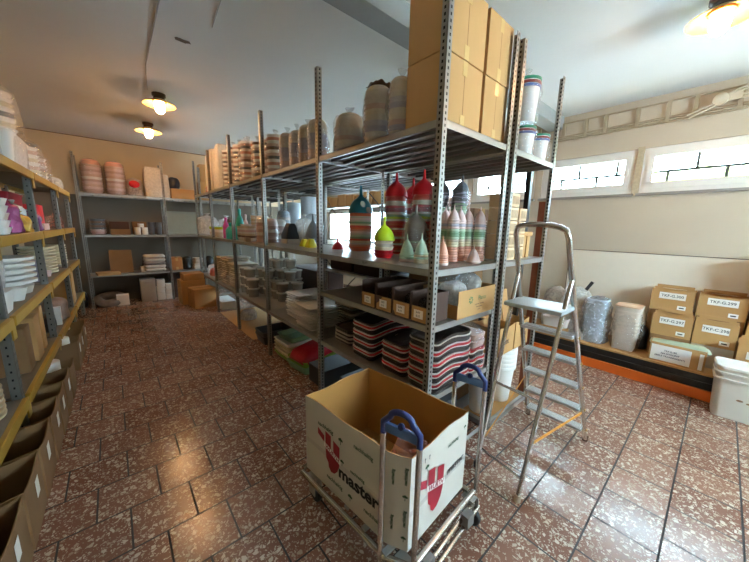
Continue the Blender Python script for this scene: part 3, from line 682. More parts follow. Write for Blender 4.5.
carton(1.43, 1.50, 4.46, 4.53, Z2, Z2 + .06, 'flat clear-topped packet at the shelf edge by the fourth post', mat('pale_packet', 'b7a893', .5), 'packet', 'packet', None)
for i, (x, y, n) in enumerate([(1.56, 4.62, 7), (1.56, 4.82, 8), (1.57, 5.02, 7), (1.76, 4.74, 12), (1.76, 4.95, 13)]):
    stack('small_pot', BOWL, .082, .05, x, y, Z2, ['white', 'brown', 'cream', 'white', 'pinkwhite', 'white', 'cream', 'white', 'cream', 'white', 'cream', 'white', 'white'][:n], .028, '{c} small pot, {o} from the top of the %s stack past the fourth post' % ORD[i], 'pot', 'small pots, %s stack past the fourth post' % ORD[i], n=16)
def bottle(x, y, z, col, label, h=.34, r=.045):
    t = thing('spray_bottle', label, 'bottle', (x, y, z))
    MB().lathe([(r * .9, 0), (r, .01), (r, h * .55), (r * .6, h * .72), (r * .35, h * .78), (r * .35, h * .84)], 18, c0=True, c1=True).build('bottle_body', PALE[col], t, 40)
    MB().lathe([(r * .42, h * .84), (r * .42, h * .97), (r * .2, h)], 14, c0=True, c1=True).build('bottle_cap', PALE[col], t, 40); return t
bottle(1.62, 5.30, Z2, 'turquoise', 'tall turquoise bottle past the fourth post', .50, .06)
bottle(1.50, 5.40, Z2, 'turquoise', 'short turquoise bottle beside the tall turquoise one', .27, .08)
bottle(1.50, 5.22, Z2, 'turquoise', 'wide turquoise bottle right of the tall turquoise one', .25, .07)
bottle(1.76, 5.44, Z2, 'pinkwhite', 'pinkish white bottle next to the tall turquoise one', .42)
bottle(1.52, 5.74, Z2, 'magenta', 'slim magenta bottle by the fifth post', .36, .055)
bottle(1.58, 5.90, Z2, 'pink', 'pink bottle beside the magenta one', .26)
for i, y in enumerate((6.30, 6.54, 6.78)):
    stack('small_pot', BOWL, .085, .09, 1.56, y, Z2, ['sand', 'white', 'lime'], .05, '{c} small pot, {o} from the top of the %s lime topped stack' % ORD[i], 'pot', 'lime topped pots, %s stack' % ORD[i], n=14)
b = MB(); bmesh.ops.create_uvsphere(b.bm, u_segments=20, v_segments=14, radius=.11); o = b.build('round_pot', PALE['brown'], None, 80); o.location = (1.84, 6.72, Z2 + .25); tag(o, 'brown ball shaped pot above the lime pots', 'pot')
b = MB().lathe([(.10, 0), (.11, .02), (.10, .14), (.05, .145)], 18, c0=True, c1=True); o = b.build('pot_stand', PALE['beige'], None, 40); o.location = (1.84, 6.72, Z2); tag(o, 'beige pot under the brown ball', 'pot')
bag(1.60, 7.45, Z2, .19, .42, 'full white plastic bag at the far end of the middle shelf', FILM_W, 81, True)
bag(1.95, 7.3, Z2, .16, .38, 'smaller white plastic bag behind the full one at the far end', FILM_W, 82, True)
bag(1.76, 7.06, Z2, .12, .36, 'limp clear bag between the white bag and the brown ball', FILM, 83, False)
# middle shelf of the rear rack: rolls, cartons, blue tubs
def roll(x, y, z, r, h, label):
    t = thing('wrapped_roll', label, 'roll', (x, y, z))
    MB().lathe([(r * .98, 0), (r, .01), (r, h - .01), (r * .97, h)], 24, c0=True, c1=True).build('roll_body', mat('blue_white_film_roll', 'dde6ee', .35, var=.05, scale=4), t, 40)
    MB().lathe([(r * .3, h), (r * .3, h + .004), (r * .22, h + .004)], 16, c1=True).build('core', CARD, t); return t
roll(2.62, 5.36, Z2, .13, .66, 'tall pale blue film wrapped roll on the rear rack, left one')
roll(2.60, 4.70, Z2, .16, .72, 'wide pale blue film wrapped roll on the rear rack, nearer the yellow pieces')
roll(2.72, 5.9, Z2, .12, .66, 'tall pale blue wrapped roll farther down the rear rack')
roll(2.85, 5.1, Z2, .10, .42, 'short pale blue roll between the tall rolls')
carton(2.34, 2.64, 1.42, 2.02, Z2, Z2 + .42, 'large brown carton behind the pastel funnel columns', mat('greyish_kraft', '866a50', .88, var=.08), tape='y')
bag(2.45, 1.72, Z2 + .422, .16, .20, 'clear bag of pinkish packets on the large brown carton', FILM_P, 84, False, rx=.12)
for c, (x, n, w) in enumerate([(2.435, 5, .15), (2.60, 4, .13)]):
    for k in range(n):
        nm = 'small carton, %s from the top of the %s column behind the corner post' % (ORD[n - 1 - k], ('first', 'second')[c])
        cb = carton(x - w / 2, x + w / 2, 1.12, 1.30, Z2 + k * .106, Z2 + k * .106 + .100, nm, mat('pale_kraft', 'cdb08a', .85, var=.1), 'small_carton', 'box', None, 'small cartons behind the corner post')
        p = plate((0, -.0935, .05), (1, 0, 0), (0, 0, 1), w * .7, .06, mat('carton_print', 'a58a68', .8, var=.5, scale=90), cb, 'printed_label')
for i, (x, rz) in enumerate([(2.745, .12), (2.83, -.1)]):
    carton(x - .03, x + .03, 1.15, 1.33, Z2, Z2 + .19, 'narrow upright carton leaning on the rear rack, %s from the windows' % ('second', 'first')[i], CARD, 'small_carton', 'box', None, rz=0)
carton(2.71, 2.88, 1.14, 1.34, Z2 + .192, Z2 + .23, 'flat carton lying across the two narrow upright cartons', CARD, 'small_carton', 'box', None)
tag(MB().box(3.07, 3.10, 1.12, 1.19, 0, 1.95).build('wooden_plank', mat('reddish_plank', '8a4a30', .8, var=.2)), 'reddish plank standing behind the rear rack', 'plank')
tag(MB().box(3.075, 3.125, 1.29, 1.335, 0, 2.25).build('dark_post', BLACKP), 'black post standing against the back of the rear rack', 'post')
# rear shelf stored below the middle: cardboard pieces and the boxes printed tex
tubm = mat('stacked_white_bucket', 'e3dfd6', .35, var=.03)
BUC = [(.70, 0), (.72, .02), (.90, .86), (.96, .87), (1.0, .885), (1.0, .95), (.98, .96), (.99, 1.0), (.93, 1.0), (.68, .06)]
def buckets(x, y, n, where):
    for k in range(n):
        me = mesh_of(('white_bucket',), lambda: MB().lathe([(a * .14, b_ * .38) for a, b_ in BUC], 28, c1=True, c0=True), tubm, 40)
        put('white_bucket', me, (x, y, .052 + k * .042), 'white plastic bucket, %s from the top of %s' % (ORD[n - 1 - k], where), 'bucket', 'buckets of ' + where)
buckets(2.42, 1.25, 5, 'the bucket stack behind the corner post')
buckets(2.74, 1.25, 5, 'the bucket stack below the box printed tex')
for i, (x0, x1, y0, y1, z) in enumerate([(2.69, 2.97, 1.12, 1.38, .604), (2.39, 2.67, 1.12, 1.38, .604)]):
    t = open_box(x0, x1, y0, y1, z, z + .26, ['open brown box printed tex on the bucket stack nearest the ladder', 'open brown box on the buckets behind the corner post'][i], CARD, 'open_box', 'box', dip=.02)
    text('tex', (.03 if i == 0 else -.02, -.134, .12), (1, 0, 0), (0, 0, 1), .075, INK, t, bold=.002, lift=.003)
open_box(2.30, 2.62, 1.45, 2.1, .95, 1.30, 'brown carton half hidden behind the box with the green print', CARDG)
tag(MB().box(2.30, 2.62, 1.45, 2.1, .06, .948).bevel(.01).build('storage_crate', CARDD), 'dark brown crate holding up a carton in the rear rack', 'crate')
for i, (x, y, z, rz, w, h) in enumerate([(2.50, 1.24, .62, .2, .06, .56), (2.80, 1.22, .62, -.12, .05, .52)]):
    o = MB().box(-w, w, -.004, .004, 0, h).noise(.004, 6, i).build('cardboard_flap', CARD2, None); o.location = (x, y, z); o.rotation_euler = (-.12, .15 * (-1) ** i, rz); tag(o, 'loose upright cardboard sheet in the rear rack, %s one' % ('left', 'right')[i], 'cardboard')
tag(MB().box(2.3, 3.0, 1.12, 1.35, .047, .052).build('cardboard_sheet', CARD), 'cardboard sheet under the white buckets', 'cardboard')

# ================================================================== aisle rack, low shelf with dark boxes
for i, (y0, y1) in enumerate([(1.615, 1.775), (1.44, 1.605), (1.27, 1.43), (1.125, 1.26)]):
    t = open_box(1.415, 1.80 if i < 3 else 1.625, y0, y1, Z3, Z3 + .19, 'dark brown open box with paper label, %s from the left on the low shelf' % ORD[i], CARDB, 'shelf_bin', 'box', ('-x', .55), 'labelled dark bins on the low shelf')
    hw_ = .1925 if i < 3 else .105; f = MB().box(-hw_ - .001, -hw_ + .002, -(y1 - y0) / 2 + .008, (y1 - y0) / 2 - .008, .004, .102).build('front_lip', CARD, t)
    label_on(t, '-x', .075, .055, .0, .055, ['3-K%d' % (4 + i), '0.%d' % (12 + i)], .018, (hw_ * 2 + .002, y1 - y0))
    bag(1.6 if i < 3 else 1.52, (y0 + y1) / 2, Z3 + .008, (y1 - y0) / 2 * .8, .15, 'dark film bundle inside the %s labelled bin from the left' % ORD[i], film_material('smoky_film_%d' % i, '6b5a50', .5), 90 + i, False, rx=.12 if i < 3 else .08, amp=.012)
t = open_box(1.645, 2.125, 1.065, 1.36, Z3 + .002, Z3 + .19, 'kraft carton with green leaf print full of clear bags at the shelf end', CARD, 'printed_carton', 'box', ('-x', .5), dip=.0)
label_on(t, '-x', .12, .08, .05, .048, ['8-4C2'], .034, (.48, .295))
G = MB()
for k in range(7):
    a = k * 2 * PI / 7; G.poly([(-.09 + .028 * math.cos(a + d) * s_, -.1525, .115 + .028 * math.sin(a + d) * s_) for d, s_ in ((0, .25), (-.35, .8), (0, 1), (.35, .8))])
G.build('leaf_emblem', mat('green_print', '2f6a3c', .7), t)
text('Plasta', (.05, -.152, .118), (1, 0, 0), (0, 0, 1), .045, mat('green_print', '2f6a3c'), t)
for k, s_ in enumerate(('plastove vyrobky', 'www.plasta', '50 ks')): text(s_, (.02, -.152, .078 - .02 * k), (1, 0, 0), (0, 0, 1), .017, INK, t)
for i, (x, y, rx, r, h) in enumerate([(1.77, 1.20, .10, .10, .23), (2.0, 1.22, .10, .10, .26), (1.88, 1.25, .19, .09, .32)]):
    bag(x, y, Z3 + .012, r, h, 'crinkled clear bag in the printed kraft carton, %s one' % ('left', 'right', 'topmost')[i], FILM_W if i < 2 else FILM, 95 + i, False, rx=rx, amp=.03)

# ================================================================== aisle rack, bottom shelf: striped trays
def tray_mesh(lx, ly, h, wave):
    def f():
        b = MB(); n = 9
        def ring(a, z, lift=0):
            pts = []
            for sx, sy in ((1, 1), (-1, 1), (-1, -1), (1, -1)):
                pass
            base = rrect(lx * a, ly * a, .045 * a, 4)
            full = []
            for p, q in zip(base, base[1:] + base[:1]):
                full.append(p)
                if (q - p).length > .06 * a:
                    for k in range(1, n): full.append(p.lerp(q, k / n))
            return [Vector((p.x, p.y, z + wave * math.cos(p.x / lx * 2 * PI * 1.15 + .6))) for p in full]
        b.loft([ring(.90, 0), ring(.985, h * .12), ring(1.0, h * .72), ring(1.008, h * .78), ring(1.008, h * .98), ring(.985, h), ring(.965, h * .9), ring(.90, h * .25)])
        for f_ in b.bm.faces:
            zs = [v.co.z for v in f_.verts]; f_.material_index = 0
        return b
    return f
TH = dict(white=.0095, red=.017, charcoal=.019, beige=.016, smoke=.018)
def trays(x, y, lx, ly, z, seq, pitch, where, wave=.012, rz=0):
    zz = z + wave
    for i, c in enumerate(seq):
        h = TH[c]; me = mesh_of(('serving_tray', lx, ly, h, wave, c), tray_mesh(lx if c != 'charcoal' else lx - .008, ly if c != 'charcoal' else ly - .008, h * 1.01, wave), PALE[c], 45)
        put('serving_tray', me, (x + rnd.uniform(-.003, .003), y + rnd.uniform(-.003, .003), zz), '%s tray, %s from the top of %s' % (CNAME.get(c, c), ORD[len(seq) - 1 - i] if len(seq) - i <= 30 else 'low', where), 'tray', 'trays of ' + where, (0, 0, rz)); zz += h
SEQ = ['charcoal', 'charcoal', 'white', 'red', 'white']
def seq(n, off=0): return [SEQ[(i + off) % 5] for i in range(n)]
trays(1.675, 1.20, .43, .25, Z1, seq(26)[:-3] + ['charcoal'], .0165, 'the tall striped stack at the shelf end')
trays(1.72, 1.485, .50, .25, Z1, seq(15) + ['charcoal'], .0165, 'the short striped stack left of the tall one')
trays(1.76, 1.835, .60, .26, Z1, seq(20) + ['charcoal'], .0165, 'the striped stack with the scoop on top')
trays(1.74, 2.20, .44, .27, Z1, ['charcoal', 'beige', 'charcoal', 'beige', 'charcoal', 'beige', 'charcoal', 'charcoal'], .018, 'the low cream stack', .004)
trays(2.62, 1.235 + 1.0, .5, .5, 1.102, ['smoke', 'charcoal', 'smoke'], .02, 'the dark tray pile in the rear rack', .0)
t = thing('plastic_scoop', 'beige scoop lying on a striped tray stack', 'scoop', (1.72, 1.82, Z1 + .335), .5)
MB().loft([rrect(.05, .07, .012, 4, z=0), rrect(.10, .09, .02, 4, z=.03)]).build('scoop_bowl', CARD2, t, 40); MB().tube([(-.05, 0, .016), (-.15, 0, .022)], .009, 8).build('handle', CARD2, t, 50)
# bagged striped stack
o = trays(2.03, 1.205, .22, .22, Z1, seq(12, 2), .0165, 'the bagged striped stack by the corner post', .006)
bag(2.03, 1.205, Z1, .12, .36, 'crinkled clear bag around the striped trays by the corner post', FILM, 99, False, rx=.12)
for k in range(2):
    b = MB().loft([rrect(.16, .2, .02, 4, z=0), rrect(.17, .21, .02, 4, z=.05)]); o = b.build('wrapped_bundle', PALE['rose'], None, 40); o.location = (2.03, 1.205, Z1 + .19 + .054 * k); tag(o, 'rose coloured wrapped bundle on the bagged trays, %s one' % ('lower', 'upper')[k], 'bundle')
bag(1.98, 1.56, Z1, .12, .40, 'clear bag of dark pieces behind the short striped stack', FILM, 100, True)
def dark_frames(x, y, n):
    for k in range(n):
        c = ['charcoal', 'smoke', 'grey'][k % 3]
        me = mesh_of(('flat_tray', c), tray_mesh(.36, .34, .030, 0), PALE[c], 45)
        put('flat_tray', me, (x, y, Z1 + k * .03), '%s flat tray, %s from the top of the dark stack behind the second post' % (c, ORD[n - 1 - k]), 'tray', 'dark flat trays behind the second post')
dark_frames(1.98 - .02, 2.56, 13)
# second bay: white rectangular plates
for s_, (x, y, n) in enumerate([(1.63, 2.76, 9), (1.70, 3.16, 11), (1.95, 3.0, 8)]):
    for k in range(n):
        for c, dz in (('white', .0),):
            me = mesh_of(('serving_plate',), lambda: (lambda b: b.loft([rrect(.22, .16, .02, 3, z=0), rrect(.24, .18, .03, 3, z=.016), rrect(.42, .34, .03, 3, z=.019), rrect(.425, .345, .03, 3, z=.020), rrect(.425, .345, .03, 3, z=.0262), rrect(.37, .29, .03, 3, z=.014)]))(MB()), PALE['white'], 40)
            put('serving_plate', me, (x + rnd.uniform(-.008, .008), y + rnd.uniform(-.01, .01), Z1 + k * .027), 'white rectangular plate, %s from the top of the %s pile beside the second post' % (ORD[n - 1 - k], ('near', 'far', 'rear')[s_]), 'plate', 'white plates, %s pile' % ('near', 'far', 'rear')[s_], (0, 0, rnd.uniform(-.03, .03)))
# third bay: stacks of clear lidded containers
def container(x, y, z, label, group):
    me = mesh_of(('food_container',), lambda: MB().lathe([(.068, 0), (.080, .115), (.085, .117), (.085, .128), (.075, .129), (.06, .126), (.0, .126)], 16, c0=True), mat('cloudy_container', 'b9b1a6', .2, var=.15, scale=15, alpha=.72), 40)
    lid_me = mesh_of(('container_lid',), lambda: MB().lathe([(.086, .116), (.089, .118), (.089, .131), (.078, .133), (.0, .130)], 16), mat('pale_lid', 'cfc7ba', .3), 40)
    t = put('food_container', me, (x, y, z), label, 'container', group); link('container_lid', lid_me, t); return t
cc = 0
for cx_, cy_, n in [(1.55, 4.94, 3), (1.56, 4.75, 3), (1.53, 4.54, 2), (1.74, 4.88, 3), (1.74, 4.68, 3), (1.73, 4.44, 3), (1.77, 4.23, 2), (1.93, 4.77, 4), (1.93, 4.57, 4), (1.92, 4.36, 3), (1.94, 4.14, 3), (1.76, 4.02, 2), (1.95, 3.94, 2), (2.10, 4.65, 4), (2.10, 4.45, 4), (2.10, 4.26, 3)]:
    cc += 1
    for k in range(n):
        container(cx_, cy_, Z1 + .002 + k * .134, 'cloudy lidded container, %s from the top of the %s container stack' % (ORD[n - 1 - k], ORD[cc - 1]), 'lidded containers, stack %s' % ORD[cc])
# fourth bay: folded film sheets, red bag
for s_, (x, y, n) in enumerate([(1.68, 5.42, 12), (1.68, 5.88, 14), (1.68, 6.36, 13)]):
    for k in range(n):
        me = mesh_of(('folded_bag',), lambda: MB().loft([rrect(.40, .34, .03, 3, z=0), rrect(.43, .37, .05, 3, z=.012), rrect(.43, .37, .05, 3, z=.026), rrect(.39, .33, .04, 3, z=.034)]).noise(.012, 9, 3), mat('creased_film', 'c4b8a4', .4, var=.25, scale=18, bump=.4, bscale=30), 60)
        put('folded_bag', me, (x + rnd.uniform(-.015, .015), y + rnd.uniform(-.012, .012), Z1 + .004 + k * .034), 'creased folded film sheet, %s from the top of the %s pile past the fourth post' % (ORD[n - 1 - k], ORD[s_]), 'film sheet', 'folded film, %s pile' % ORD[s_], (0, 0, rnd.uniform(-.1, .1)))
bag(1.60, 6.92, Z1, .14, .17, 'red and white plastic bag at the far end of the bottom shelf', mat('red_white_bag', 'd08078', .5, var=.6, scale=7), 104, False)
bag(1.62, 7.2, Z1, .13, .22, 'grey white bag behind the red and white one', FILM_W, 105, False)
carton(2.30, 2.75, 2.5, 3.05, 1.102, 1.40, 'dark brown carton in the rear rack seen under the yellow pieces', CARDB, tape=None)
carton(2.30, 2.75, 3.1, 3.6, 1.102, 1.40, 'dark brown carton in the rear rack, left neighbour of the other dark one', CARDB, tape=None)
carton(2.30, 2.80, 4.0, 4.9, .612, 1.0, 'dark box in the rear rack behind the containers', CARDB, 'storage_box', 'box', None)

# ================================================================== floor under the aisle rack
def plastic_tray(x, y, z, lx, ly, h, m, label, rz=0, name='balcony_tray'):
    b = MB().loft([rrect(lx * .88, ly * .88, .03, 4, z=0), rrect(lx * .97, ly * .97, .03, 4, z=h * .85), rrect(lx * 1.0, ly * 1.0, .035, 4, z=h * .86), rrect(lx * 1.0, ly * 1.0, .035, 4, z=h), rrect(lx * .95, ly * .95, .03, 4, z=h), rrect(lx * .86, ly * .86, .03, 4, z=h * .12)])
    o = b.build(name, m, None, 40); o.location = (x, y, z); o.rotation_euler = (0, 0, rz); return tag(o, label, 'tray')
plastic_tray(1.72, 3.10, 0, .52, .40, .09, PALE['green'], 'green tray on the floor under a red one', .12)
lg = mat('lime_green_tray', '7fa032', .4)
plastic_tray(1.72, 3.10, .06, .50, .38, .09, lg, 'lime green tray holding the red sheets', .12)
b = MB().loft([rrect(.44, .34, .05, 4, z=0), rrect(.46, .36, .05, 4, z=.03), rrect(.38, .30, .05, 4, z=.10), rrect(.2, .18, .05, 4, z=.13)]); b.noise(.02, 7, 5); o = b.build('red_cloth_bundle', mat('red_film', 'b8182c', .3, var=.1, bump=.3, bscale=15), None, 60); o.location = (1.70, 3.08, .145); o.rotation_euler = (0, -.15, .12); tag(o, 'shiny red bundle lying in the lime green tray', 'bundle')
for k in range(5):
    plastic_tray(1.72, 3.50, .002 + k * .045, .5, .40, .06, [lg, PALE['cream'], PALE['sand'], PALE['cream'], PALE['white']][k], '%s window box tray on the floor, %s from the top of its stack' % (['lime', 'cream', 'sand', 'cream', 'white'][k], ORD[4 - k]), .03)
plastic_tray(1.75, 3.52, .228, .46, .36, .07, PALE['green'], 'dark green tray lying on the white window box trays', .1)
plastic_tray(1.68, 4.20, .0, .44, .36, .12, BLACKP, 'black plant tray on the floor between the third and fourth post', 0, 'plant_tray')
plastic_tray(1.68, 4.20, .06, .44, .36, .12, DARK, 'dark grey plant tray nested in the black one', 0, 'plant_tray')
bag(1.72, 5.42, 0.005, .13, .17, 'white plastic bag slumped on the floor under the rack', FILM_W, 110, False)
tag(MB().box(1.42, 2.15, 4.35, 6.15, .001, .005).build('cardboard_sheet', CARD), 'long cardboard sheet lying on the floor under the far bays', 'cardboard')
carton(1.50, 1.78, 6.30, 6.9, .0, .16, 'long white flat box on the floor under the far bay', WHITEP, 'flat_box', 'box', None)
carton(1.50, 2.1, 2.50, 2.80, .0, .20, 'grey blue box on the floor behind the second post', mat('slate_box', '3c4044', .7), 'storage_box', 'box', None)
carton(1.50, 2.1, 1.3, 2.2, .0, .28, 'grey storage box on the floor behind the trolley', mat('slate_box', '3c4044', .7), 'storage_box', 'box', None)
# two big cartons standing at the far end of the aisle
carton(1.08, 1.50, 6.72, 7.16, 0, .385, 'large closed carton on the floor at the far aisle end, front one', CARD, rz=.1, tape='x')
carton(.96, 1.40, 7.2, 7.62, 0, .50, 'large closed carton behind the front one at the aisle end', CARD, rz=.05, tape='x')
carton(1.02, 1.40, 7.2, 7.62, .502, .64, 'flat carton on top of the rear aisle carton', CARD, rz=.0, tape='x')

# ================================================================== rack on the back wall
BY = 8.06
for i, x in enumerate((-.19, .15)):
    w = 'the %s back rack stack' % ('left', 'right')[i]
    stack('dish', BOWL, .148, .07, x, BY - .02, 2.214, ['rose', 'pinkwhite', 'blush', 'pinkwhite', 'rose', 'white', 'blush', 'pinkwhite', 'rose', 'pinkwhite', 'blush'], .045, '{c} dish, {o} from the top of ' + w, 'dish', 'dishes of ' + w, n=20)
    put('dish', turned('dish', DOME, .14, .10, 'peach'), (x, BY - .02, 2.214 + .52), 'peach dish turned over on ' + w, 'dish')
    bag(x, BY - .02, 2.213, .158, .65, 'pinkish film around ' + w, FILM, 120 + i, False)
bag(.44, BY, 2.213, .12, .36, 'white and red plastic bag on the back rack shelf', FILM_W, 123, False, rx=.13)
b = MB(); bmesh.ops.create_uvsphere(b.bm, u_segments=16, v_segments=10, radius=.09); o = b.build('red_net_bag', PALE['red'], None, 80); o.location = (.43, BY - .12, 2.44); o.scale = (1, .6, .8); tag(o, 'round red pack in the white plastic bag', 'pack')
printed_sack(.75, BY, 2.213, .30, .26, .60, 'big white printed sack on the back rack shelf', 130)
printed_sack(.97, BY + .02, 2.213, .12, .2, .48, 'slim white sack beside the big printed sack', 131)
carton(1.05, 1.50, 7.92, 8.25, 2.213, 2.42, 'wide golden carton on the top shelf of the back rack', CARD2, tape=None)
bag(1.12, BY, 2.424, .10, .25, 'dark blue bundle on the wide golden carton', mat('navy_film', '2c3442', .4, var=.3), 124, False)
carton(1.60, 1.86, 7.92, 8.2, 2.213, 2.62, 'tall carton in the top shelf corner, the lower of the two', CARD, tape='y')
carton(1.62, 1.84, 7.92, 8.2, 2.622, 3.0, 'tall carton in the top shelf corner, upper one', CARD, tape='y')
# second shelf
stack('pot', BOWL, .12, .06, -.2, BY, 1.434, ['pink', 'pinkwhite', 'smoke', 'brown', 'smoke', 'brown', 'smoke'], .04, '{c} pot, {o} in the bagged dark back rack stack', 'pot', 'dark pots at the left of the back rack')
bag(-.2, BY, 1.433, .135, .32, 'clear bag around the dark pots on the back rack', FILM, 140, False)
open_box(-.02, .28, 7.9, 8.2, 1.433, 1.54, 'low open carton on the back rack', CARDG)
carton(-.03, .27, 7.93, 8.25, 1.545, 1.69, 'reddish brown carton stacked on the low open one', CARDB, tape=None)
carton(.33, .56, 8.06, 8.28, 1.433, 1.70, 'brown carton behind the white tins on the back rack', CARDG, tape=None)
for i, (x, z) in enumerate([(.40, 1.434), (.52, 1.434), (.40, 1.51), (.52, 1.51), (.46, 1.586)]):
    me = mesh_of(('white_tin',), lambda: MB().lathe([(.05, 0), (.052, .01), (.052, .065), (.05, .073)], 16, c0=True, c1=True), PALE['white'], 40)
    put('white_tin', me, (x, 7.95, z), 'white tin on the back rack, %s of the little pyramid' % ['lower left', 'lower right', 'middle left', 'middle right', 'topmost'][i], 'tin')
for i, x in enumerate((.64, .76)):
    stack('dark_bucket', BUC, .065, .14, x, 7.98, 1.434, ['smoke'] * 5, .03, '{c} bucket, {o} from the top of the %s dark bucket stack' % ('left', 'right')[i], 'bucket', 'dark buckets, %s stack' % ('left', 'right')[i])
tag(MB().box(.93, 1.54, 8.28, 8.30, 1.44, 1.95).build('board', mat('grey_green_board', '8b8a7a', .8)), 'grey green board standing at the back of the back rack', 'board')
# third shelf
o = MB().box(-.18, .18, -.02, .02, 0, .47).bevel(.004).build('carton_board', CARDG, None); o.location = (.08, 7.98, .655); o.rotation_euler = (-.22, 0, 0); tag(o, 'big flattened carton leaning on the back rack', 'cardboard')
o = MB().box(-.17, .17, -.16, .16, 0, .05).build('flat_carton', CARD2, None); o.location = (-.14, 7.86, .656); o.rotation_euler = (.0, .0, .15); tag(o, 'flat open cardboard sheet sticking out of the back rack', 'cardboard')
for k in range(5):
    b = MB().loft([rrect(.34, .26, .05, 4, z=0), rrect(.38, .30, .05, 4, z=.02), rrect(.38, .30, .05, 4, z=.05), rrect(.34, .26, .05, 4, z=.068)]).noise(.008, 8, k); o = b.build('folded_cloth', PALE['beige' if k != 2 else 'grey'], None, 60); o.location = (.63, 8.02, .656 + k * .07); tag(o, 'grey beige folded bundle, %s from the top of the pile on the back rack' % ORD[4 - k], 'bundle', 'folded bundles')
for i in range(2): carton(.38, .44 + .0, 7.92 + .1 * i, 8.0 + .1 * i, .653, .76, 'small white packet beside the folded bundles, %s one' % ('front', 'rear')[i], WHITEP, 'packet', 'packet', None)
carton(.92, 1.13, 7.9, 8.2, .653, .93, 'orange brown printed carton on the low back shelf', mat('orange_brown_box', 'a9713f', .8, var=.2), tape='y')
bag(1.22, 8.0, .653, .1, .30, 'black bag beside the orange brown carton', BLACKP, 145, False)
for k in range(4):
    b = MB().loft([rrect(.16, .24, .03, 4, z=0), rrect(.17, .25, .03, 4, z=.06)]).noise(.01, 9, k); o = b.build('folded_cloth', PALE['beige'], None, 60); o.location = (1.42 + .01 * k, 8.0, .655 + k * .062); tag(o, 'pale folded pack, %s from the top of the pile by the corner' % ORD[3 - k], 'bundle', 'pale packs by the corner')
bag(1.70, 8.0, .653, .1, .28, 'dark bag in the far corner of the low back shelf', BLACKP, 146, False); bag(1.9, 8.0, .653, .1, .26, 'grey bag in the far corner of the low back shelf', FILM_W, 147, False)
# floor under the back rack
b = MB(); ring = []
for k in range(25):
    a = 2 * PI * k / 24; ring.append(Vector((.18 * math.cos(a), .16 * math.sin(a), .10)))
b.tube(ring, .085, 10); b.noise(.03, 9, 2); o = b.build('rolled_bag', mat('grey_sack', '7a7065', .7, var=.3), None, 60); o.location = (-.17, 8.10, .02); o.rotation_euler = (.35, 0, 0); tag(o, 'grey sack with rolled rim on the floor by the back rack', 'sack')
bag(-.62, 8.1, .0, .12, .34, 'black sack in the corner left of the back rack', BLACKP, 148, False)
carton(-.07, .13, 7.88, 8.06, 0, .21, 'small white box on the floor under the back rack', PAPER, 'white_box', 'box', None)
carton(.34, .60, 7.95, 8.25, 0, .40, 'grey white carton standing under the back rack', mat('grey_white_carton', 'b5aca0', .8), tape=None)
carton(.34, .60, 7.95, 8.25, .402, .49, 'flat grey white carton on the standing one', mat('grey_white_carton', 'b5aca0', .8), tape=None)
k = 0
for x, z, h in ((.69, 0, .14), (.85, 0, .11), (.69, .142, .15), (.85, .112, .11), (.86, .224, .12), (.70, .294, .16)):
    carton(x - .075, x + .075, 7.98, 8.15, z, z + h, 'small white box, %s in the heap beside the grey white carton' % ['lowest left', 'lowest right', 'middle left', 'second right', 'top right', 'top left'][k], PAPER, 'white_box', 'box', None); k += 1
o = MB().box(.90, 1.22, 8.1, 8.13, 0, .52).build('board', CARDB); tag(o, 'brown board leaning under the back rack', 'board')

# ================================================================== yellow-beamed rack on the left
def L(lx, ly, lv): return LP(lx, ly, LZ[lv] - .0035 if lv < 9 else 0)
p = L(-.2, 4.62, 3); o = MB().loft([rrect(.28, .70, .06, 4, z=0), rrect(.33, .82, .06, 4, z=.28), rrect(.35, .84, .06, 4, z=.30)]).build('white_basin', WHITEP, None, 40); o.location = p; tag(o, 'white basin in a bag on top of the left rack', 'basin')
stack('small_bowl', BOWL, .16, .07, p[0], p[1], p[2] + .302, ['white', 'cream', 'white', 'smoke', 'white', 'cream', 'white', 'white'], .045, '{c} bowl, {o} from the top of the nest in the basin', 'bowl', 'bowls in the white basin')
bag(p[0], p[1], p[2], .44, .80, 'clear bag over the white basin on top of the left rack', FILM, 150, False, rx=.19)
p = L(-.17, 5.45, 3); stack('small_bowl', BOWL, .14, .06, p[0], p[1], p[2], ['white', 'cream', 'blush', 'white', 'cream', 'white', 'blush', 'white', 'smoke'], .042, '{c} bowl, {o} from the top of the bagged nest beside the white basin', 'bowl', 'bowls beside the white basin')
bag(p[0], p[1], p[2], .17, .46, 'clear bag over the bowls beside the white basin', FILM, 151, True)
p = L(-.17, 6.0, 3); stack('small_bowl', BOWL, .13, .06, p[0], p[1], p[2], ['blush', 'white', 'cream', 'rose', 'white', 'blush', 'white'], .042, '{c} bowl, {o} from the top of the peach bagged nest on the left rack', 'bowl', 'peach bowls on the left rack')
bag(p[0], p[1], p[2], .16, .38, 'clear bag over the peach bowls on the left rack', FILM, 152, False)
p = L(-.14, 7.0, 3); bag(p[0], p[1], p[2], .12, .2, 'small white bag at the far end of the left rack top', FILM_W, 153, True)
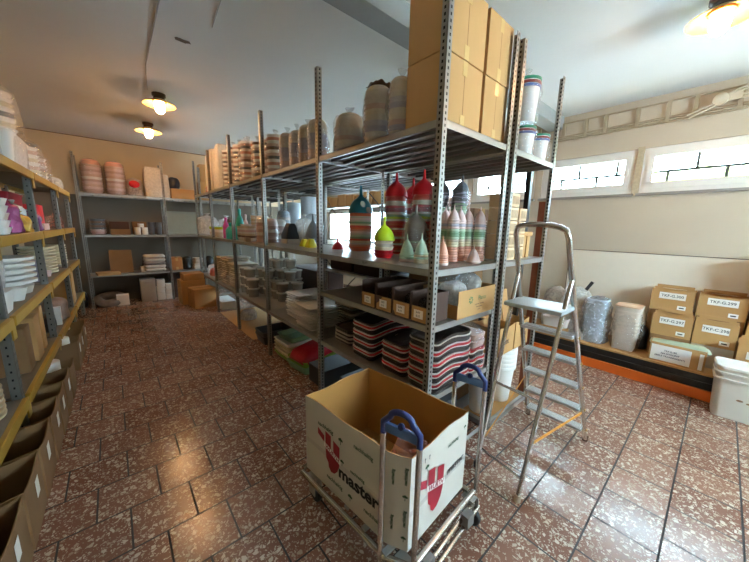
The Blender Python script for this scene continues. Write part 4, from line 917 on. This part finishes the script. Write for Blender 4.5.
# third level
p = L(-.12, 3.72, 2)
for k in range(5):
    me = mesh_of(('square_planter',), lambda: MB().loft([rrect(.14, .14, .02, 3, z=0), rrect(.17, .17, .025, 3, z=.05), rrect(.175, .175, .025, 3, z=.055), rrect(.15, .15, .02, 3, z=.055)]), PALE['white'], 40)
    put('square_planter', me, (p[0], p[1], p[2] + k * .056), 'white square planter, %s from the top of the pile beside the shiny bags' % ORD[4 - k], 'planter', 'white planters on the left rack')
shiny = {c: mat('foil_' + c, h, .22, .25, var=.4, scale=14, bump=.6, bscale=22) for c, h in dict(magenta='94406f', gold='b98a2a', silver='b9c2c2', violet='86507e').items()}
for i, (lx, ly, c, h) in enumerate([(-.14, 4.06, 'magenta', .26), (-.10, 4.22, 'gold', .17), (-.16, 4.40, 'silver', .26), (-.12, 4.78, 'violet', .19), (-.16, 4.96, 'silver', .20), (-.28, 4.6, 'silver', .26)]):
    p = L(lx + .03, ly, 2); bag(p[0], p[1], p[2], .085, h, '%s foil gift bag on the left rack, %s of the shiny row' % (c, ORD[i]), shiny[c], 160 + i, True, 'foil_bag', amp=.03)
p = L(-.30, 4.85, 2); o = MB().loft([rrect(.24, .6, .05, 4, z=0), rrect(.27, .68, .06, 4, z=.36), rrect(.29, .70, .06, 4, z=.38), rrect(.26, .66, .06, 4, z=.38)]).build('red_crate', PALE['maroon'], None, 40); o.location = (p[0], p[1], p[2] + .0); tag(o, 'dark red tub behind the shiny bags', 'tub')
p = L(-.2, 5.55, 2); carton(p[0] - .1, p[0] + .1, p[1] - .16, p[1] + .16, p[2] + .08, p[2] + .30, 'red box tilted on the left rack behind the second post', PALE['red'], 'gift_box', 'box', None)
carton(p[0] - .11, p[0] + .13, p[1] - .18, p[1] + .2, p[2], p[2] + .078, 'pale pink box below the red one on the left rack', PALE['pinkwhite'], 'gift_box', 'box', None)
p = L(-.15, 6.75, 2); bag(p[0], p[1], p[2], .1, .2, 'pink and white bag near the far end of the left rack', FILM_P, 168, True)
# second level
DISHP = [(.62, 0), (.66, .25), (.94, .42), (1.0, .50), (1.02, .95), (.98, 1.0), (.9, .9), (.3, .8)]
def plates(x, y, z, r, n, pitch, where, col='white'):
    for k in range(n):
        put('plate', turned('plate', DISHP, r, pitch * .98, col, 30), (x, y, z + k * pitch), '%s round plate, %s from the top of %s' % (CNAME.get(col, col), ORD[n - 1 - k], where), 'plate', 'plates of ' + where)
p = L(-.23, 4.20, 1); plates(p[0], p[1], p[2] + .075, .215, 5, .052, 'the big white stack on the left rack')
o = MB().lathe([(.17, 0), (.19, .07)], 30, c0=True, c1=True).build('plastic_dish', PALE['beige'], None, 40); o.location = (p[0], p[1], p[2]); tag(o, 'beige dish under the big white plate stack', 'dish')
p = L(-.09, 3.80, 1); t = thing('white_cup', 'white cup standing before the big plate stack', 'cup', p); MB().lathe([(.045, 0), (.072, .10), (.075, .105), (.068, .104), (.044, .01)], 22, c0=True, c1=True).build('cup_body', WHITEP, t, 40); MB().tube([(.0, .06, .03), (.0, .095, .035), (.0, .1, .075), (.0, .068, .085)], .006, 8).build('handle', WHITEP, t, 60)
p = L(-.26, 3.75, 1); bag(p[0], p[1], p[2], .14, .46, 'silvery film heap behind the big plate stack', FILM_W, 170, False)
p = L(-.14, 3.35, 1); o = MB().loft([rrect(.2, .2, .03, 4, z=0), rrect(.24, .24, .03, 4, z=.16)]).build('white_tub', WHITEP, None, 40); o.location = p; tag(o, 'white tub by the near post of the left rack', 'tub')
p = L(-.2, 5.0, 1); carton(p[0] - .12, p[0] + .12, p[1] - .16, p[1] + .14, p[2], p[2] + .13, 'grey lilac flat box beside the second post', PALE['lavender'], 'flat_box', 'box', None)
carton(p[0] - .11, p[0] + .11, p[1] - .14, p[1] + .12, p[2] + .132, p[2] + .22, 'grey lilac smaller box on the flat one', PALE['lavender'], 'flat_box', 'box', None)
p = L(-.2, 5.6, 1); plates(p[0], p[1], p[2], .16, 9, .038, 'the middle stack', 'cream')
p = L(-.2, 6.7, 1); plates(p[0], p[1], p[2], .14, 8, .038, 'the far stack', 'cream')
p = L(-.10, 5.28, 1); o = MB().lathe([(.03, 0), (.04, .07), (.0, .07)], 16, c0=True).build('pink_jar', PALE['pinkwhite'], None, 40); o.location = p; tag(o, 'small pinkish jar at the shelf edge past the second post', 'jar')
# first level
p = L(-.2, 2.86, 0); plates(p[0], p[1], p[2], .16, 6, .035, 'the low white stack at the left edge', 'cream')
p = L(-.2, 3.72, 0); carton(p[0] - .17, p[0] + .15, p[1] - .1, p[1] + .1, p[2], p[2] + .38, 'brown upright carton on the low beam shelf, nearest the near post', CARDG, tape=None)
p = L(-.2, 4.02, 0); carton(p[0] - .16, p[0] + .16, p[1] - .12, p[1] + .12, p[2], p[2] + .40, 'light brown upright carton beside the first on the low beam shelf', CARD, tape=None)
p = L(-.2, 4.32, 0); carton(p[0] - .15, p[0] + .15, p[1] - .06, p[1] + .06, p[2], p[2] + .42, 'thin pale carton third on the low beam shelf', CARD, tape=None)
p = L(-.2, 4.95, 0); bag(p[0], p[1], p[2], .15, .22, 'black film bundle on the low beam shelf past the cartons', BLACKP, 175, False)
p = L(-.2, 5.5, 0); bag(p[0], p[1], p[2], .2, .30, 'brownish film bag on the low beam shelf', mat('brownish_film', '8c7466', .45, var=.3), 176, False)
p = L(-.08, 5.2, 0); o = MB().box(-.05, .05, -.03, .03, 0, .22).build('white_pack', PAPER, None); o.location = p; tag(o, 'narrow white pack standing before the brownish bag', 'pack')
p = L(-.2, 6.2 + .4, 0); carton(p[0] - .15, p[0] + .17, p[1] - .2, p[1] + .16, p[2], p[2] + .50, 'tall golden carton at the far end of the low beam shelf', CARD2, tape=None)
# boxes on the floor under the left rack
FB = [(1.30, 1.68), (1.70, 2.08), (2.10, 2.47), (2.49, 2.86), (2.88, 3.20), (3.22, 3.50), (3.52, 3.84), (3.87, 4.18), (4.62, 4.88), (4.92, 5.22), (5.28, 5.65)]
for i, (a, c) in enumerate(FB):
    t = open_box(-.88, -.475 + .006 * i, a, c, 0, .34 if i != 7 else .31, 'brown open box on the floor under the left rack, %s from the near end' % ORD[i], CARDG, 'floor_bin', 'box', None, 'open boxes along the left rack', dip=.03)
    w_, d_ = (.405 + .006 * i), c - a
    if i != 7:
        p = plate((w_ / 2 + .006, .02 * (-1) ** i, .22), (0, 1, 0), (0, 0, 1), .07, .10, PAPER, t, 'paper_label')
    if i < 7:
        bag(-.68, (a + c) / 2, .008, .13, .16, 'dim film wrapped goods inside the %s floor box from the near end' % ORD[i], mat('dim_goods', '6d6a58', .6, var=.4), 180 + i, False, rx=.13)
def jar(x, y, z, label, r=.045, h=.10, c=None):
    t = thing('lidded_jar', label, 'jar', (x, y, z)); MB().lathe([(r * .95, 0), (r, .01), (r, h * .7), (r * .9, h * .76)], 18, c0=True, c1=True).build('jar_body', c or PALE['peach'], t, 40); MB().lathe([(r * 1.05, h * .72), (r * 1.08, h * .74), (r * 1.08, h * .98), (r, h)], 18, c0=True, c1=True).build('jar_lid', WHITEP, t, 40)
jar(-.58, 4.0, .006, 'white lidded jar in the eighth floor box under the left rack', .07, .36)
jar(-.70, 4.09, .006, 'pale jar behind the white lidded one in the floor box', .06, .34)
jar(-.56, 4.74, .006, 'pinkish jar standing in the ninth floor box', .06, .37, PALE['blush'])
for i in range(3): jar(-.6 + .0 * i, 5.38 + .09 * i, .006, 'shiny lidded jar in the farthest floor box, %s one' % ORD[i], .04, .35, PALE['white'])

# ================================================================== cardboard box on the trolley
zb, zt = .205, .69
poly = [(.772, 1.490), (.835, .842), (.885, .745), (1.395, .785), (1.305, 1.540)]
def inset(pl, d):
    out = []; n = len(pl)
    for i in range(n):
        a, b_, c = Vector(pl[i - 1]), Vector(pl[i]), Vector(pl[(i + 1) % n])
        e1, e2 = (b_ - a).normalized(), (c - b_).normalized(); n1, n2 = Vector((-e1.y, e1.x)), Vector((-e2.y, e2.x))
        m_ = (n1 + n2).normalized(); out.append(b_ + m_ * d / max(.3, m_.dot(n1)))
    return out
inn = inset(poly, .007)
if abs(sum(inn[i].x * inn[(i + 1) % 5].y - inn[(i + 1) % 5].x * inn[i].y for i in range(5))) > abs(sum(poly[i][0] * poly[(i + 1) % 5][1] - poly[(i + 1) % 5][0] * poly[i][1] for i in range(5))): inn = inset(poly, -.007)
bxo = thing('cardboard_box', 'large open white printed cardboard box with red emblem on the trolley', 'box', (0, 0, 0))
def wall_ring(pl, z, sag):
    pts = []; n = len(pl)
    for i in range(n):
        a, c = Vector((*pl[i], 0)), Vector((*pl[(i + 1) % n], 0)); K = 10 if (c - a).length > .2 else 2
        nr = Vector((c.y - a.y, a.x - c.x, 0)).normalized()
        for k in range(K):
            s_ = k / K; q = a.lerp(c, s_); q.z = z
            if sag: q -= nr * (.005 * math.sin(PI * s_)); q.z += .006 * math.sin(3 * PI * s_ + i)
            pts.append(q)
    return pts
b = MB(); b.loft([wall_ring(poly, zb, 0), wall_ring(poly, (zb + zt) / 2, 0), wall_ring(poly, zt, 1)], True, False)
b.build('printed_outside', mat('white_printed_board', 'cdc6b9', .55, var=.04), bxo, 30)
b = MB(); b.loft([wall_ring(inn, zb + .006, 0), wall_ring(inn, (zb + zt) / 2, 0), wall_ring(inn, zt - .002, 1)], True, False)
b.build('brown_lining', mat('lining_board', 'a97738', .85, var=.05), bxo, 30)
r0, r1_ = wall_ring(poly, zt, 1), wall_ring(inn, zt - .002, 1); b = MB()
for i in range(len(r0)): j = (i + 1) % len(r0); b.poly([r0[i], r0[j], r1_[j], r1_[i]])
b.build('cut_edge', CARD, bxo)
o = MB().box(1.18, 1.24, 1.36, 1.41, .213, .222).build('paper_scrap', PAPER); tag(o, 'white paper scrap on the bottom of the open box', 'scrap')
b = MB(); bmesh.ops.create_grid(b.bm, x_segments=12, y_segments=12, size=.5)
for v in b.bm.verts: v.co = Vector((v.co.x * .22, v.co.y * .16, .03 * noise.noise(v.co * 9)))
bmesh.ops.solidify(b.bm, geom=b.bm.faces[:], thickness=.002)
o = b.build('plastic_sheet', FILM_P, None, 60); o.location = (.97, .84, .60); o.rotation_euler = (.5, -.5, .3); tag(o, 'crumpled clear brown film at the near corner inside the open box', 'film')
# printing on the two visible faces
def on(face, s_, z):
    a, c = Vector((*poly[face], 0)), Vector((*poly[face + 1], 0)); q = a.lerp(c, s_); q.z = z; return q, (c - a).normalized()
def emblem(face, s_, z, size):
    o_, u = on(face, s_, z); v = Vector((0, 0, 1)); n = u.cross(v); b = MB()
    def pg(pts): b.poly([o_ + u * (x * size) + v * (y * size) + n * .003 for x, y in pts])
    pg([(-.66, .36), (-.66, .60), (-.30, .44), (-.30, .20)]); pg([(-.24, .15), (-.24, .66), (.06, .60), (.06, .06)]); pg([(.18, .03), (.18, .52), (.50, .42), (.50, -.08)])
    pg([(-.24, .12), (.06, .03), (.50, -.10), (.48, -.30), (.40, -.52), (.24, -.70), (.06, -.74), (-.06, -.62), (-.09, -.46), (-.20, -.34)])
    b.build('red_emblem', mat('dark_red_print', '98182a', .6), bxo)
    s = MB(); s.poly([o_ + u * (x * size) + v * (y * size) + n * .0042 for x, y in ((-.30, .24), (-.30, .06), (.56, -.20), (.56, -.02))]); s.build('name_strip', PAPER, bxo)
    text('WÜRTH', o_ + v * size * .02 + u * size * .13, u + v * -.30, v + u * .3, size * .20, mat('dark_red_print', '98182a', .6), bxo, lift=.0052, bold=.001)
emblem(0, .36, .452, .165)
emblem(2, .36, .425, .19)
def fig(face, s_, z, k=.02):
    o_, u = on(face, s_, z); v = Vector((0, 0, 1)); n = u.cross(v); b = MB()
    for (x, y, r) in ((0, .6, .5), (.5, .4, .4), (-.5, .4, .4)): b.poly([o_ + u * ((x + r * math.cos(a)) * k) + v * ((y + r * math.sin(a)) * k) + n * .003 for a in [2 * PI * q / 8 for q in range(8)]])
    b.poly([o_ + u * (x * k) + v * (y * k) + n * .003 for x, y in ((-.12, .2), (-.12, -1), (.12, -1), (.12, .2))]); b.build('tree_mark', INKG, bxo)
def nw(face, s_, z, size=.034, up=False, tilt=0, s='nachhaltig', m=INKG):
    o_, u = on(face, s_, z); v = Vector((0, 0, 1))
    if up: u, v = v, -u
    text(s, o_, u + v * tilt, v - u * tilt, size, m, bxo, lift=.003, bold=.001)
nw(0, .30, .580); fig(0, .50, .565); nw(0, .76, .600); nw(0, .70, .44, .026); fig(0, .52, .445, .017); nw(0, .42, .285); fig(0, .62, .275); nw(0, .88, .285)
text('master', on(0, .70, .378)[0], on(0, .5, 0)[1], (0, 0, 1), .10, INK, bxo, bold=.004, lift=.003, sx=1.05)
nw(1, .25, .58, .02, True); nw(1, .25, .34, .02, True); nw(1, .8, .6, .022, True); nw(1, .8, .38, .022, True); fig(1, .8, .27, .015); fig(1, .8, .49, .015)
nw(2, .10, .60, .022, True); nw(2, .70, .585, .026); fig(2, .93, .61, .014); fig(2, .24, .575, .018)
text('master', on(2, .78, .43)[0], on(2, .5, 0)[1], (0, 0, 1), .06, DARK, bxo, bold=.002, lift=.003)
for k, s_ in enumerate((.20, .27)):
    o_, u = on(2, s_, .625); b = MB(); n = u.cross(Vector((0, 0, 1))); b.poly([o_ + u * x + Vector((0, 0, z)) + n * .003 for x, z in ((-.002, -.012), (.002, -.012), (.002, .006), (.006, .006), (0, .016), (-.006, .006), (-.002, .006))]); b.build('arrow_mark', INK, bxo)
b = MB()
for f_, z in ((0, .415), (2, .405)):
    a, c = Vector((*poly[f_], z)), Vector((*poly[f_ + 1], z)); u = (c - a).normalized(); n = u.cross(Vector((0, 0, 1)))
    b.poly([a + n * .0012 + Vector((0, 0, -.014)), c + n * .0012 + Vector((0, 0, -.014)), c + n * .0012 + Vector((0, 0, .014)), a + n * .0012 + Vector((0, 0, .014))])
b.build('clear_tape', mat('clear_tape_on_white', 'cfc7bd', .15), bxo)

# ------------------------------------------------------------------ trolley
tr = thing('folding_trolley', 'low steel platform trolley with two blue grip handles carrying the white box', 'trolley', (0, 0, 0))
for pts in ([(.745, 1.50, .18), (.805, .80, .18)], [(.86, .70, .18), (1.44, .74, .18)], [(1.425, .76, .18), (1.30, 1.56, .18)], [(1.29, 1.575, .18), (.76, 1.52, .18)], [(.80, .82, .18), (.86, .71, .18)]):
    MB().tube(pts, .016, 10).build('deck_tube', CHROME, tr, 50)
for y0, y1, z in ((.675, .705, .135), (.655, .685, .10)):
    MB().tube([(.88, y0, z), (1.45, y1 + .02, z)], .013, 10).build('folded_leg', CHROME, tr, 50)
for k in range(5): MB().box(.80 + .03 * 0, 1.40, .80 + .15 * k, .83 + .15 * k, .192, .203).build('deck_slat', STEEL, tr)
for x in (.96, 1.30): MB().box(x - .03, x + .03, .665, .71, .105, .175).build('hinge_bracket', STEELD, tr)
for (x, y) in ((.80, 1.45), (1.41, .745), (.88, .76), (1.31, 1.50)):
    w = MB().lathe([(.012, -.016), (.05, -.016), (.056, -.010), (.056, .010), (.05, .016), (.012, .016)], 22, c0=True, c1=True, axis=Matrix.Translation((x, y - .02, .056)) @ Matrix.Rotation(PI / 2, 4, 'Y')).build('caster_wheel', BLACK, tr, 40)
    MB().box(x - .026, x - .020, y - .045, y + .02, .05, .165).box(x + .020, x + .026, y - .045, y + .02, .05, .165).box(x - .026, x + .026, y - .035, y + .035, .158, .166).build('caster_fork', STEEL, w)
def handle(p, q, zt_, tilt=0):
    p, q = Vector((*p, 0)), Vector((*q, 0)); u = (q - p).normalized(); W = (q - p).length; zl = zt_ - .118
    for e in (p, q): MB().tube([e + Vector((0, 0, .17)), e + Vector((0, 0, zl + .02))], .0125, 12).build('handle_tube', CHROME, tr, 50)
    arc = [p + Vector((0, 0, zl)), p + Vector((0, 0, zl + .052))]
    for k in range(9):
        a = PI - PI * k / 8; arc.append(p + u * (W / 2 + W * .30 * math.cos(a)) + Vector((0, 0, zl + .088 + .030 * math.sin(a))))
    arc += [q + Vector((0, 0, zl + .052)), q + Vector((0, 0, zl))]
    g = MB().tube(arc, [.0135] * len(arc), 12).build('grip', BLUEP, tr, 60)
    n = u.cross(Vector((0, 0, 1)))
    b = MB(); M_ = Matrix(((u.x, 0, n.x, (p.x + q.x) / 2), (u.y, 0, n.y, (p.y + q.y) / 2), (0, 1, 0, zl + .032), (0, 0, 0, 1)))
    b.box(-W / 2, W / 2, -.022, .022, -.008, .008, M_); b.bevel(.005); b.build('cross_plate', mat('lighter_blue_plate', '4a6a9c', .4), g, 40)
    b = MB().lathe([(.012, -.0095), (.016, 0), (.012, .0095)], 14, c0=True, c1=True, axis=M_ @ Matrix.Translation((0, .026, 0))); b.build('push_button', BLUEP, g, 40)
handle((.792, .832), (.838, .668), .940)
handle((1.425, .905), (1.462, .738), .930)

# ================================================================== stepladder
ld = thing('stepladder', 'silver aluminium stepladder with hoop handle beside the rack', 'ladder', (0, 0, 0))
def rail(z, side):   # side 0: near the window wall side (small y), 1: far
    x = 2.765 - .455 * z; y = (.505 + .055 * z) if side == 0 else (.958 - .035 * z); return Vector((x, y, z))
hoop = [rail(z, 0) for z in (0.02, .5, 1.0, 1.4, 1.58)]
a0, a1 = rail(1.62, 0), rail(1.66, 1); c_ = (a0 + a1) / 2
for k in range(9):
    t_ = k / 8; q = a0.lerp(a1, .5 - .5 * math.cos(PI * t_)); q.z = 1.64 + .03 * t_ * .6 + .072 * math.sin(PI * t_) ** .5; q.x = 2.765 - .455 * q.z; hoop.append(q)
hoop += [rail(z, 1) for z in (1.6, 1.4, 1.0, .5, .02)]
MB().tube(hoop, .0165, 12).build('hoop_rail', CHROME, ld, 60)
for z in (.12, .33, .545, .76, .97):
    a, c = rail(z, 0), rail(z, 1); b = MB(); b.box(a.x - .045, a.x + .045, a.y + .012, c.y - .012, z - .012, z + .012).bevel(.004, 1); st_ = b.build('step', ALU, ld)
    g = MB()
    for k in range(5): g.box(a.x - .034 + k * .017 - .002, a.x - .034 + k * .017 + .002, a.y + .02, c.y - .02, z + .012, z + .0145)
    g.build('tread_ribs', GREYP, st_)
    for e in (a, c): MB().lathe([(.011, -.02), (.011, .02)], 10, c0=True, c1=True, axis=Matrix.Translation(e) @ Matrix.Rotation(PI / 2, 4, 'X')).build('rivet', mat('brass_rivet', 'b98a44', .35, .6), st_, 40)
a, c = rail(1.19, 0), rail(1.19, 1)
MB().box(a.x - .25, a.x + .03, a.y - .005, c.y + .005, 1.178, 1.205).bevel(.008, 2).build('platform', mat('grey_platform', 'b9c2c4', .4, .2), ld, 40)
for s_, foot_, top in ((0, Vector((1.765, .613, .02)), rail(1.39, 0)), (1, Vector((1.82, .93, .02)), rail(1.39, 1))):
    MB().tube([foot_, foot_.lerp(top, .5), top], .0145, 12).build('support_leg', CHROME, ld, 60)
    MB().lathe([(.02, 0), (.021, .03), (.016, .045)], 12, foot_.x, foot_.y, 0, True, True).build('rubber_foot', mat('cream_foot', 'b8a68c', .6) if s_ == 0 else BLACK, ld, 40)
for s_ in (0, 1):
    e = rail(.0, s_); MB().lathe([(.021, 0), (.022, .035), (.018, .05)], 12, e.x, e.y, 0, True, True).build('rubber_foot', mat('brown_foot', '6b4a38', .6), ld, 40)
def sup(z, s_):
    f_, tp = ((Vector((1.765, .613, .02)), rail(1.39, 0)), (Vector((1.82, .93, .02)), rail(1.39, 1)))[s_]; return f_.lerp(tp, (z - .02) / 1.37)
for z in (.14, .62): MB().tube([sup(z, 0), sup(z, 1)], .009, 10).build('cross_bar', CHROME, ld, 60)
b = MB(); p, q = rail(.30, 0), sup(.36, 0)
b.loft([[e + Vector((0, 0, dz)) + Vector((0, dy, 0)) for dy, dz in ((.002, -.010), (.002, .010), (-.001, .010), (-.001, -.010))] for e in (p, q)]); b.build('safety_strap', mat('orange_webbing', 'cf8a2c', .7), ld)
b = MB(); p, q = rail(.46, 1), sup(.20, 1) + Vector((.05, 0, 0)); b.tube([p, q], .004, 6); b.build('safety_cord', mat('orange_webbing', 'cf8a2c', .7), ld)

# ================================================================== ledge under the windows
t = thing('wall_ledge', 'wooden ledge on a black and orange steel beam below the windows', 'ledge', (0, 0, 0))
MB().box(4.42, 5.09, -2.0, 3.1, .262, .285).build('board_top', CARD, t); MB().box(4.405, 4.425, -2.0, 3.1, 0.003, .112).build('orange_beam', ORANGE, t)
b = MB(); b.box(4.43, 5.05, -2.0, 3.1, .115, .262); b.box(4.415, 4.43, -2.0, 3.1, .175, .19); b.build('black_beam', mat('black_steel', '191716', .5), t)
MB().box(4.43, 5.05, -2.0, 3.1, .0, .114).build('plinth', CARDD, t)
ZL = .2855
def named_box(x0, x1, y0, y1, z0, h, s, label, dip=.02, small=True):
    t = open_box(x0, x1, y0, y1, z0, z0 + h, label, CARD, 'labelled_box', 'box', None, 'labelled kraft boxes on the ledge', dip=dip)
    d = y1 - y0; w = x1 - x0
    label_on(t, '-x', d * .62, .075, .0, h * .70, s, .042, (w, d))
    plate((-w / 2 - .004, -.25 * d, h * .2), (0, -1, 0), (0, 0, 1), .07, .045, PAPER, t, 'printed_sticker'); MB().box(-w / 2 - .0062, -w / 2 - .0058, -.25 * d - .02, -.25 * d + .02, h * .17, h * .22).build('sticker_print', INK, t)
    fl = MB().box(w / 2 - .008, w / 2 - .003, -d / 2 + .02, d / 2 - .02, h - .01, h + .03); fl.noise(.004, 8, y0); fl.build('rear_flap', CARD, t); return t
carton(4.86, 5.06, .10, .48, ZL, .788, 'plain kraft carton under the upper left labelled box', CARDG, tape=None)
carton(4.86, 5.06, -.27, .085, ZL, .788, 'plain kraft carton under the upper right labelled box', CARDG, tape=None)
named_box(4.86, 5.07, .115, .475, .79, .25, 'TKF-G.300', 'kraft box labelled TKF-G.300, upper left of the four on the ledge')
named_box(4.86, 5.07, -.27, .085, .79, .25, 'TKF-G.299', 'kraft box labelled TKF-G.299, upper right of the four on the ledge')
named_box(4.66, 4.85, .085, .41, .535, .25, 'TKF-G.297', 'kraft box labelled TKF-G.297, lower left of the four, behind the white label')
named_box(4.66, 4.85, -.235, .072, .52, .26, 'TKF-C.298', 'kraft box labelled TKF-C.298, lower right of the four')
carton(4.66, 4.85, .085, .41, ZL, .533, 'plain carton behind the white labelled box', CARDG, tape=None)
carton(4.64, 4.85, -.235, .072, ZL, .518, 'grey white carton under the TKF-C.298 box', mat('grey_white_carton', 'b5aca0', .8), tape=None)
t = open_box(4.44, 4.63, -.06, .37, ZL, .50, 'kraft box with big white label and pale green film on the ledge edge', CARD, 'labelled_box', 'box', None, dip=.0)
label_on(t, '-x', .31, .17, .045, .105, ['TKF 0,185', 'NA HYACINT', '(BIELE TRANSPARENT)'], .024, (.19, .43)); plate((-.0985, -.185, .1), (0, -1, 0), (0, 0, 1), .03, .17, PAPER, t, 'side_label')
b = MB().loft([rrect(.16, .40, .03, 4, z=0), rrect(.19, .44, .04, 4, z=.02), rrect(.14, .36, .04, 4, z=.045)]).noise(.03, 10, 6); o = b.build('green_film', mat('pale_green_film', 'a9bba0', .3, var=.25, scale=16, bump=.5, bscale=18), None, 60); o.location = (4.535, .155, .47); tag(o, 'crumpled pale green film spilling over the white labelled box', 'film')
named_box(4.52, 4.8, -.56, -.245, ZL, .36, 'PS-C.21', 'kraft box right of the four, cut by the photo edge')
carton(4.82, 5.06, -.62, -.285, ZL, .80, 'kraft carton at the right photo edge, lowest of the tall pile', CARD, tape='x')
carton(4.82, 5.06, -.62, -.29, .803, 1.14, 'kraft carton at the right photo edge, middle of the tall pile', CARD, tape='x')
carton(4.82, 5.06, -.62, -.28, 1.143, 1.45, 'kraft carton at the right photo edge, top of the tall pile', CARD, tape='x')
def clear_cups(x, y, n, w, label, m, top=None):
    for k in range(n):
        me = mesh_of(('planter_pot', w, m.name), lambda: MB().loft([rrect(w * .84, w * .84, .03, 4, z=0), rrect(w * .95, w * .95, .04, 4, z=.20), rrect(w, w, .04, 4, z=.205), rrect(w, w, .04, 4, z=.225), rrect(w * .93, w * .93, .04, 4, z=.225), rrect(w * .82, w * .82, .03, 4, z=.03)]), m, 40)
        put('planter_pot', me, (x, y, ZL + .003 + k * .042), label % ORD[n - 1 - k], 'pot', label.split(' from ')[-1])
clear_cups(4.62, .62, 8, .24, 'sand coloured planter, %s from the top of the stack beside the labelled boxes', mat('frosted_sand', 'd6cabb', .35, var=.1))
bag(4.62, .62, ZL, .142, .50, 'clear film around the sand coloured planters', FILM, 210, False, rx=.142)
o = MB().loft([rrect(.25, .25, .04, 4, z=0), rrect(.25, .25, .04, 4, z=.012), rrect(.21, .21, .03, 4, z=.012), rrect(.2, .2, .03, 4, z=.004)]).build('loose_frame', mat('peach_rim', 'e6c3a0', .4), None, 40); o.location = (4.62, .62, .815); tag(o, 'peach coloured frame on top of the sand planters', 'frame')
clear_cups(4.62, .93, 9, .22, 'pale blue planter, %s from the top of the bagged ledge stack', mat('frosted_blue', 'c6d3df', .35, var=.1))
bag(4.62, .93, ZL, .15, .60, 'bluish clear bag around the pale blue planters', FILM_B, 211, False, rx=.15, amp=.03)
clear_cups(4.76, 1.20, 10, .22, 'white planter, %s from the top of the stack behind the ladder', WHITEP)
bag(4.74, 1.2, ZL, .17, .66, 'big crinkled milky bag around the white planters behind the ladder', FILM_W, 212, False, rx=.17, amp=.035)
bag(4.56, 1.10, ZL, .09, .12, 'small crumpled white bag in front of the milky bag', FILM_W, 213, False)
bag(4.9, 1.5, ZL, .16, .6, 'milky bag leaning at the wall left of the white planters', FILM_W, 214, False, amp=.03)
plastic_tray(4.60, 1.36, ZL + .10, .26, .32, .13, WHITEP, 'white open tub on a cardboard pad behind the ladder', 0, 'white_tub')
carton(4.48, 4.72, 1.2, 1.5, ZL, ZL + .098, 'flat kraft carton below the white open tub', CARD, tape=None)
o = MB().box(-.012, .012, -.02, .02, 0, .16).build('black_handle', BLACKP, None); o.location = (4.80, 1.14, .88); o.rotation_euler = (.5, .3, .3); tag(o, 'black handle poking out of the milky bag', 'handle')
bag(4.78, .50, ZL, .07, .30, 'black film bundle between the sand planters and the boxes', BLACKP, 215, False)
# white tubs on the floor at the right
for k in range(2):
    me = mesh_of(('white_tub',), lambda: MB().loft([rrect(.24, .36, .05, 5, z=0), rrect(.265, .395, .055, 5, z=.36), rrect(.295, .425, .06, 5, z=.362), rrect(.295, .425, .06, 5, z=.378), rrect(.27, .40, .06, 5, z=.380), rrect(.27, .40, .06, 5, z=.41), rrect(.27, .40, .055, 5, z=.41), rrect(.23, .35, .05, 5, z=.03)]), mat('ivory_tub', 'd6cfc3', .35, var=.03), 40)
    o = put('white_tub', me, (4.28, -.33, k * .06), ['lower white rectangular tub standing on the floor by the ledge', 'upper white rectangular tub nested in the lower one'][k], 'tub', None, (0, 0, .05))
    if k == 1:
        MB().loft([rrect(.28, .41, .06, 5, z=.412), rrect(.305, .435, .06, 5, z=.414), rrect(.305, .435, .06, 5, z=.434), rrect(.285, .415, .05, 5, z=.440), rrect(.27, .40, .05, 5, z=.430)]).build('tub_lid', mat('white_lid', 'e9e9e4', .3), o, 40)
    else:
        s_ = MB()
        for cy2, cz in ((.03, .20), (-.03, .19)): s_.poly([(-.131 - .075 * 0 , cy2 + .022 * math.cos(a), cz + .010 * math.sin(a)) for a in [2 * PI * q / 12 for q in range(12)]])
        s_.build('picture_sticker', mat('brown_sticker', '8a6a4c', .6, var=.6, scale=40), o)
# shelf with cartons over the low window at the far end of the right wall
t = thing('wall_shelf', 'long wall shelf above the low window seen through the racks', 'shelf', (0, 0, 0))
MB().box(4.62, 5.09, 4.7, 8.2, 2.185, 2.21).build('shelf_board', STEELD, t)
for y in (4.8, 6.4, 8.0): MB().box(4.7, 5.09, y - .02, y + .02, 2.12, 2.184).build('bracket', STEELD, t)
for i in range(9): carton(4.68, 5.0, 4.78 + .37 * i, 5.11 + .37 * i, 2.211, 2.46 + .03 * (i % 3), 'golden carton on the wall shelf seen through the racks, %s from the near end' % ORD[i], CARD2, 'cardboard_box', 'box', 'x', 'cartons on the wall shelf')
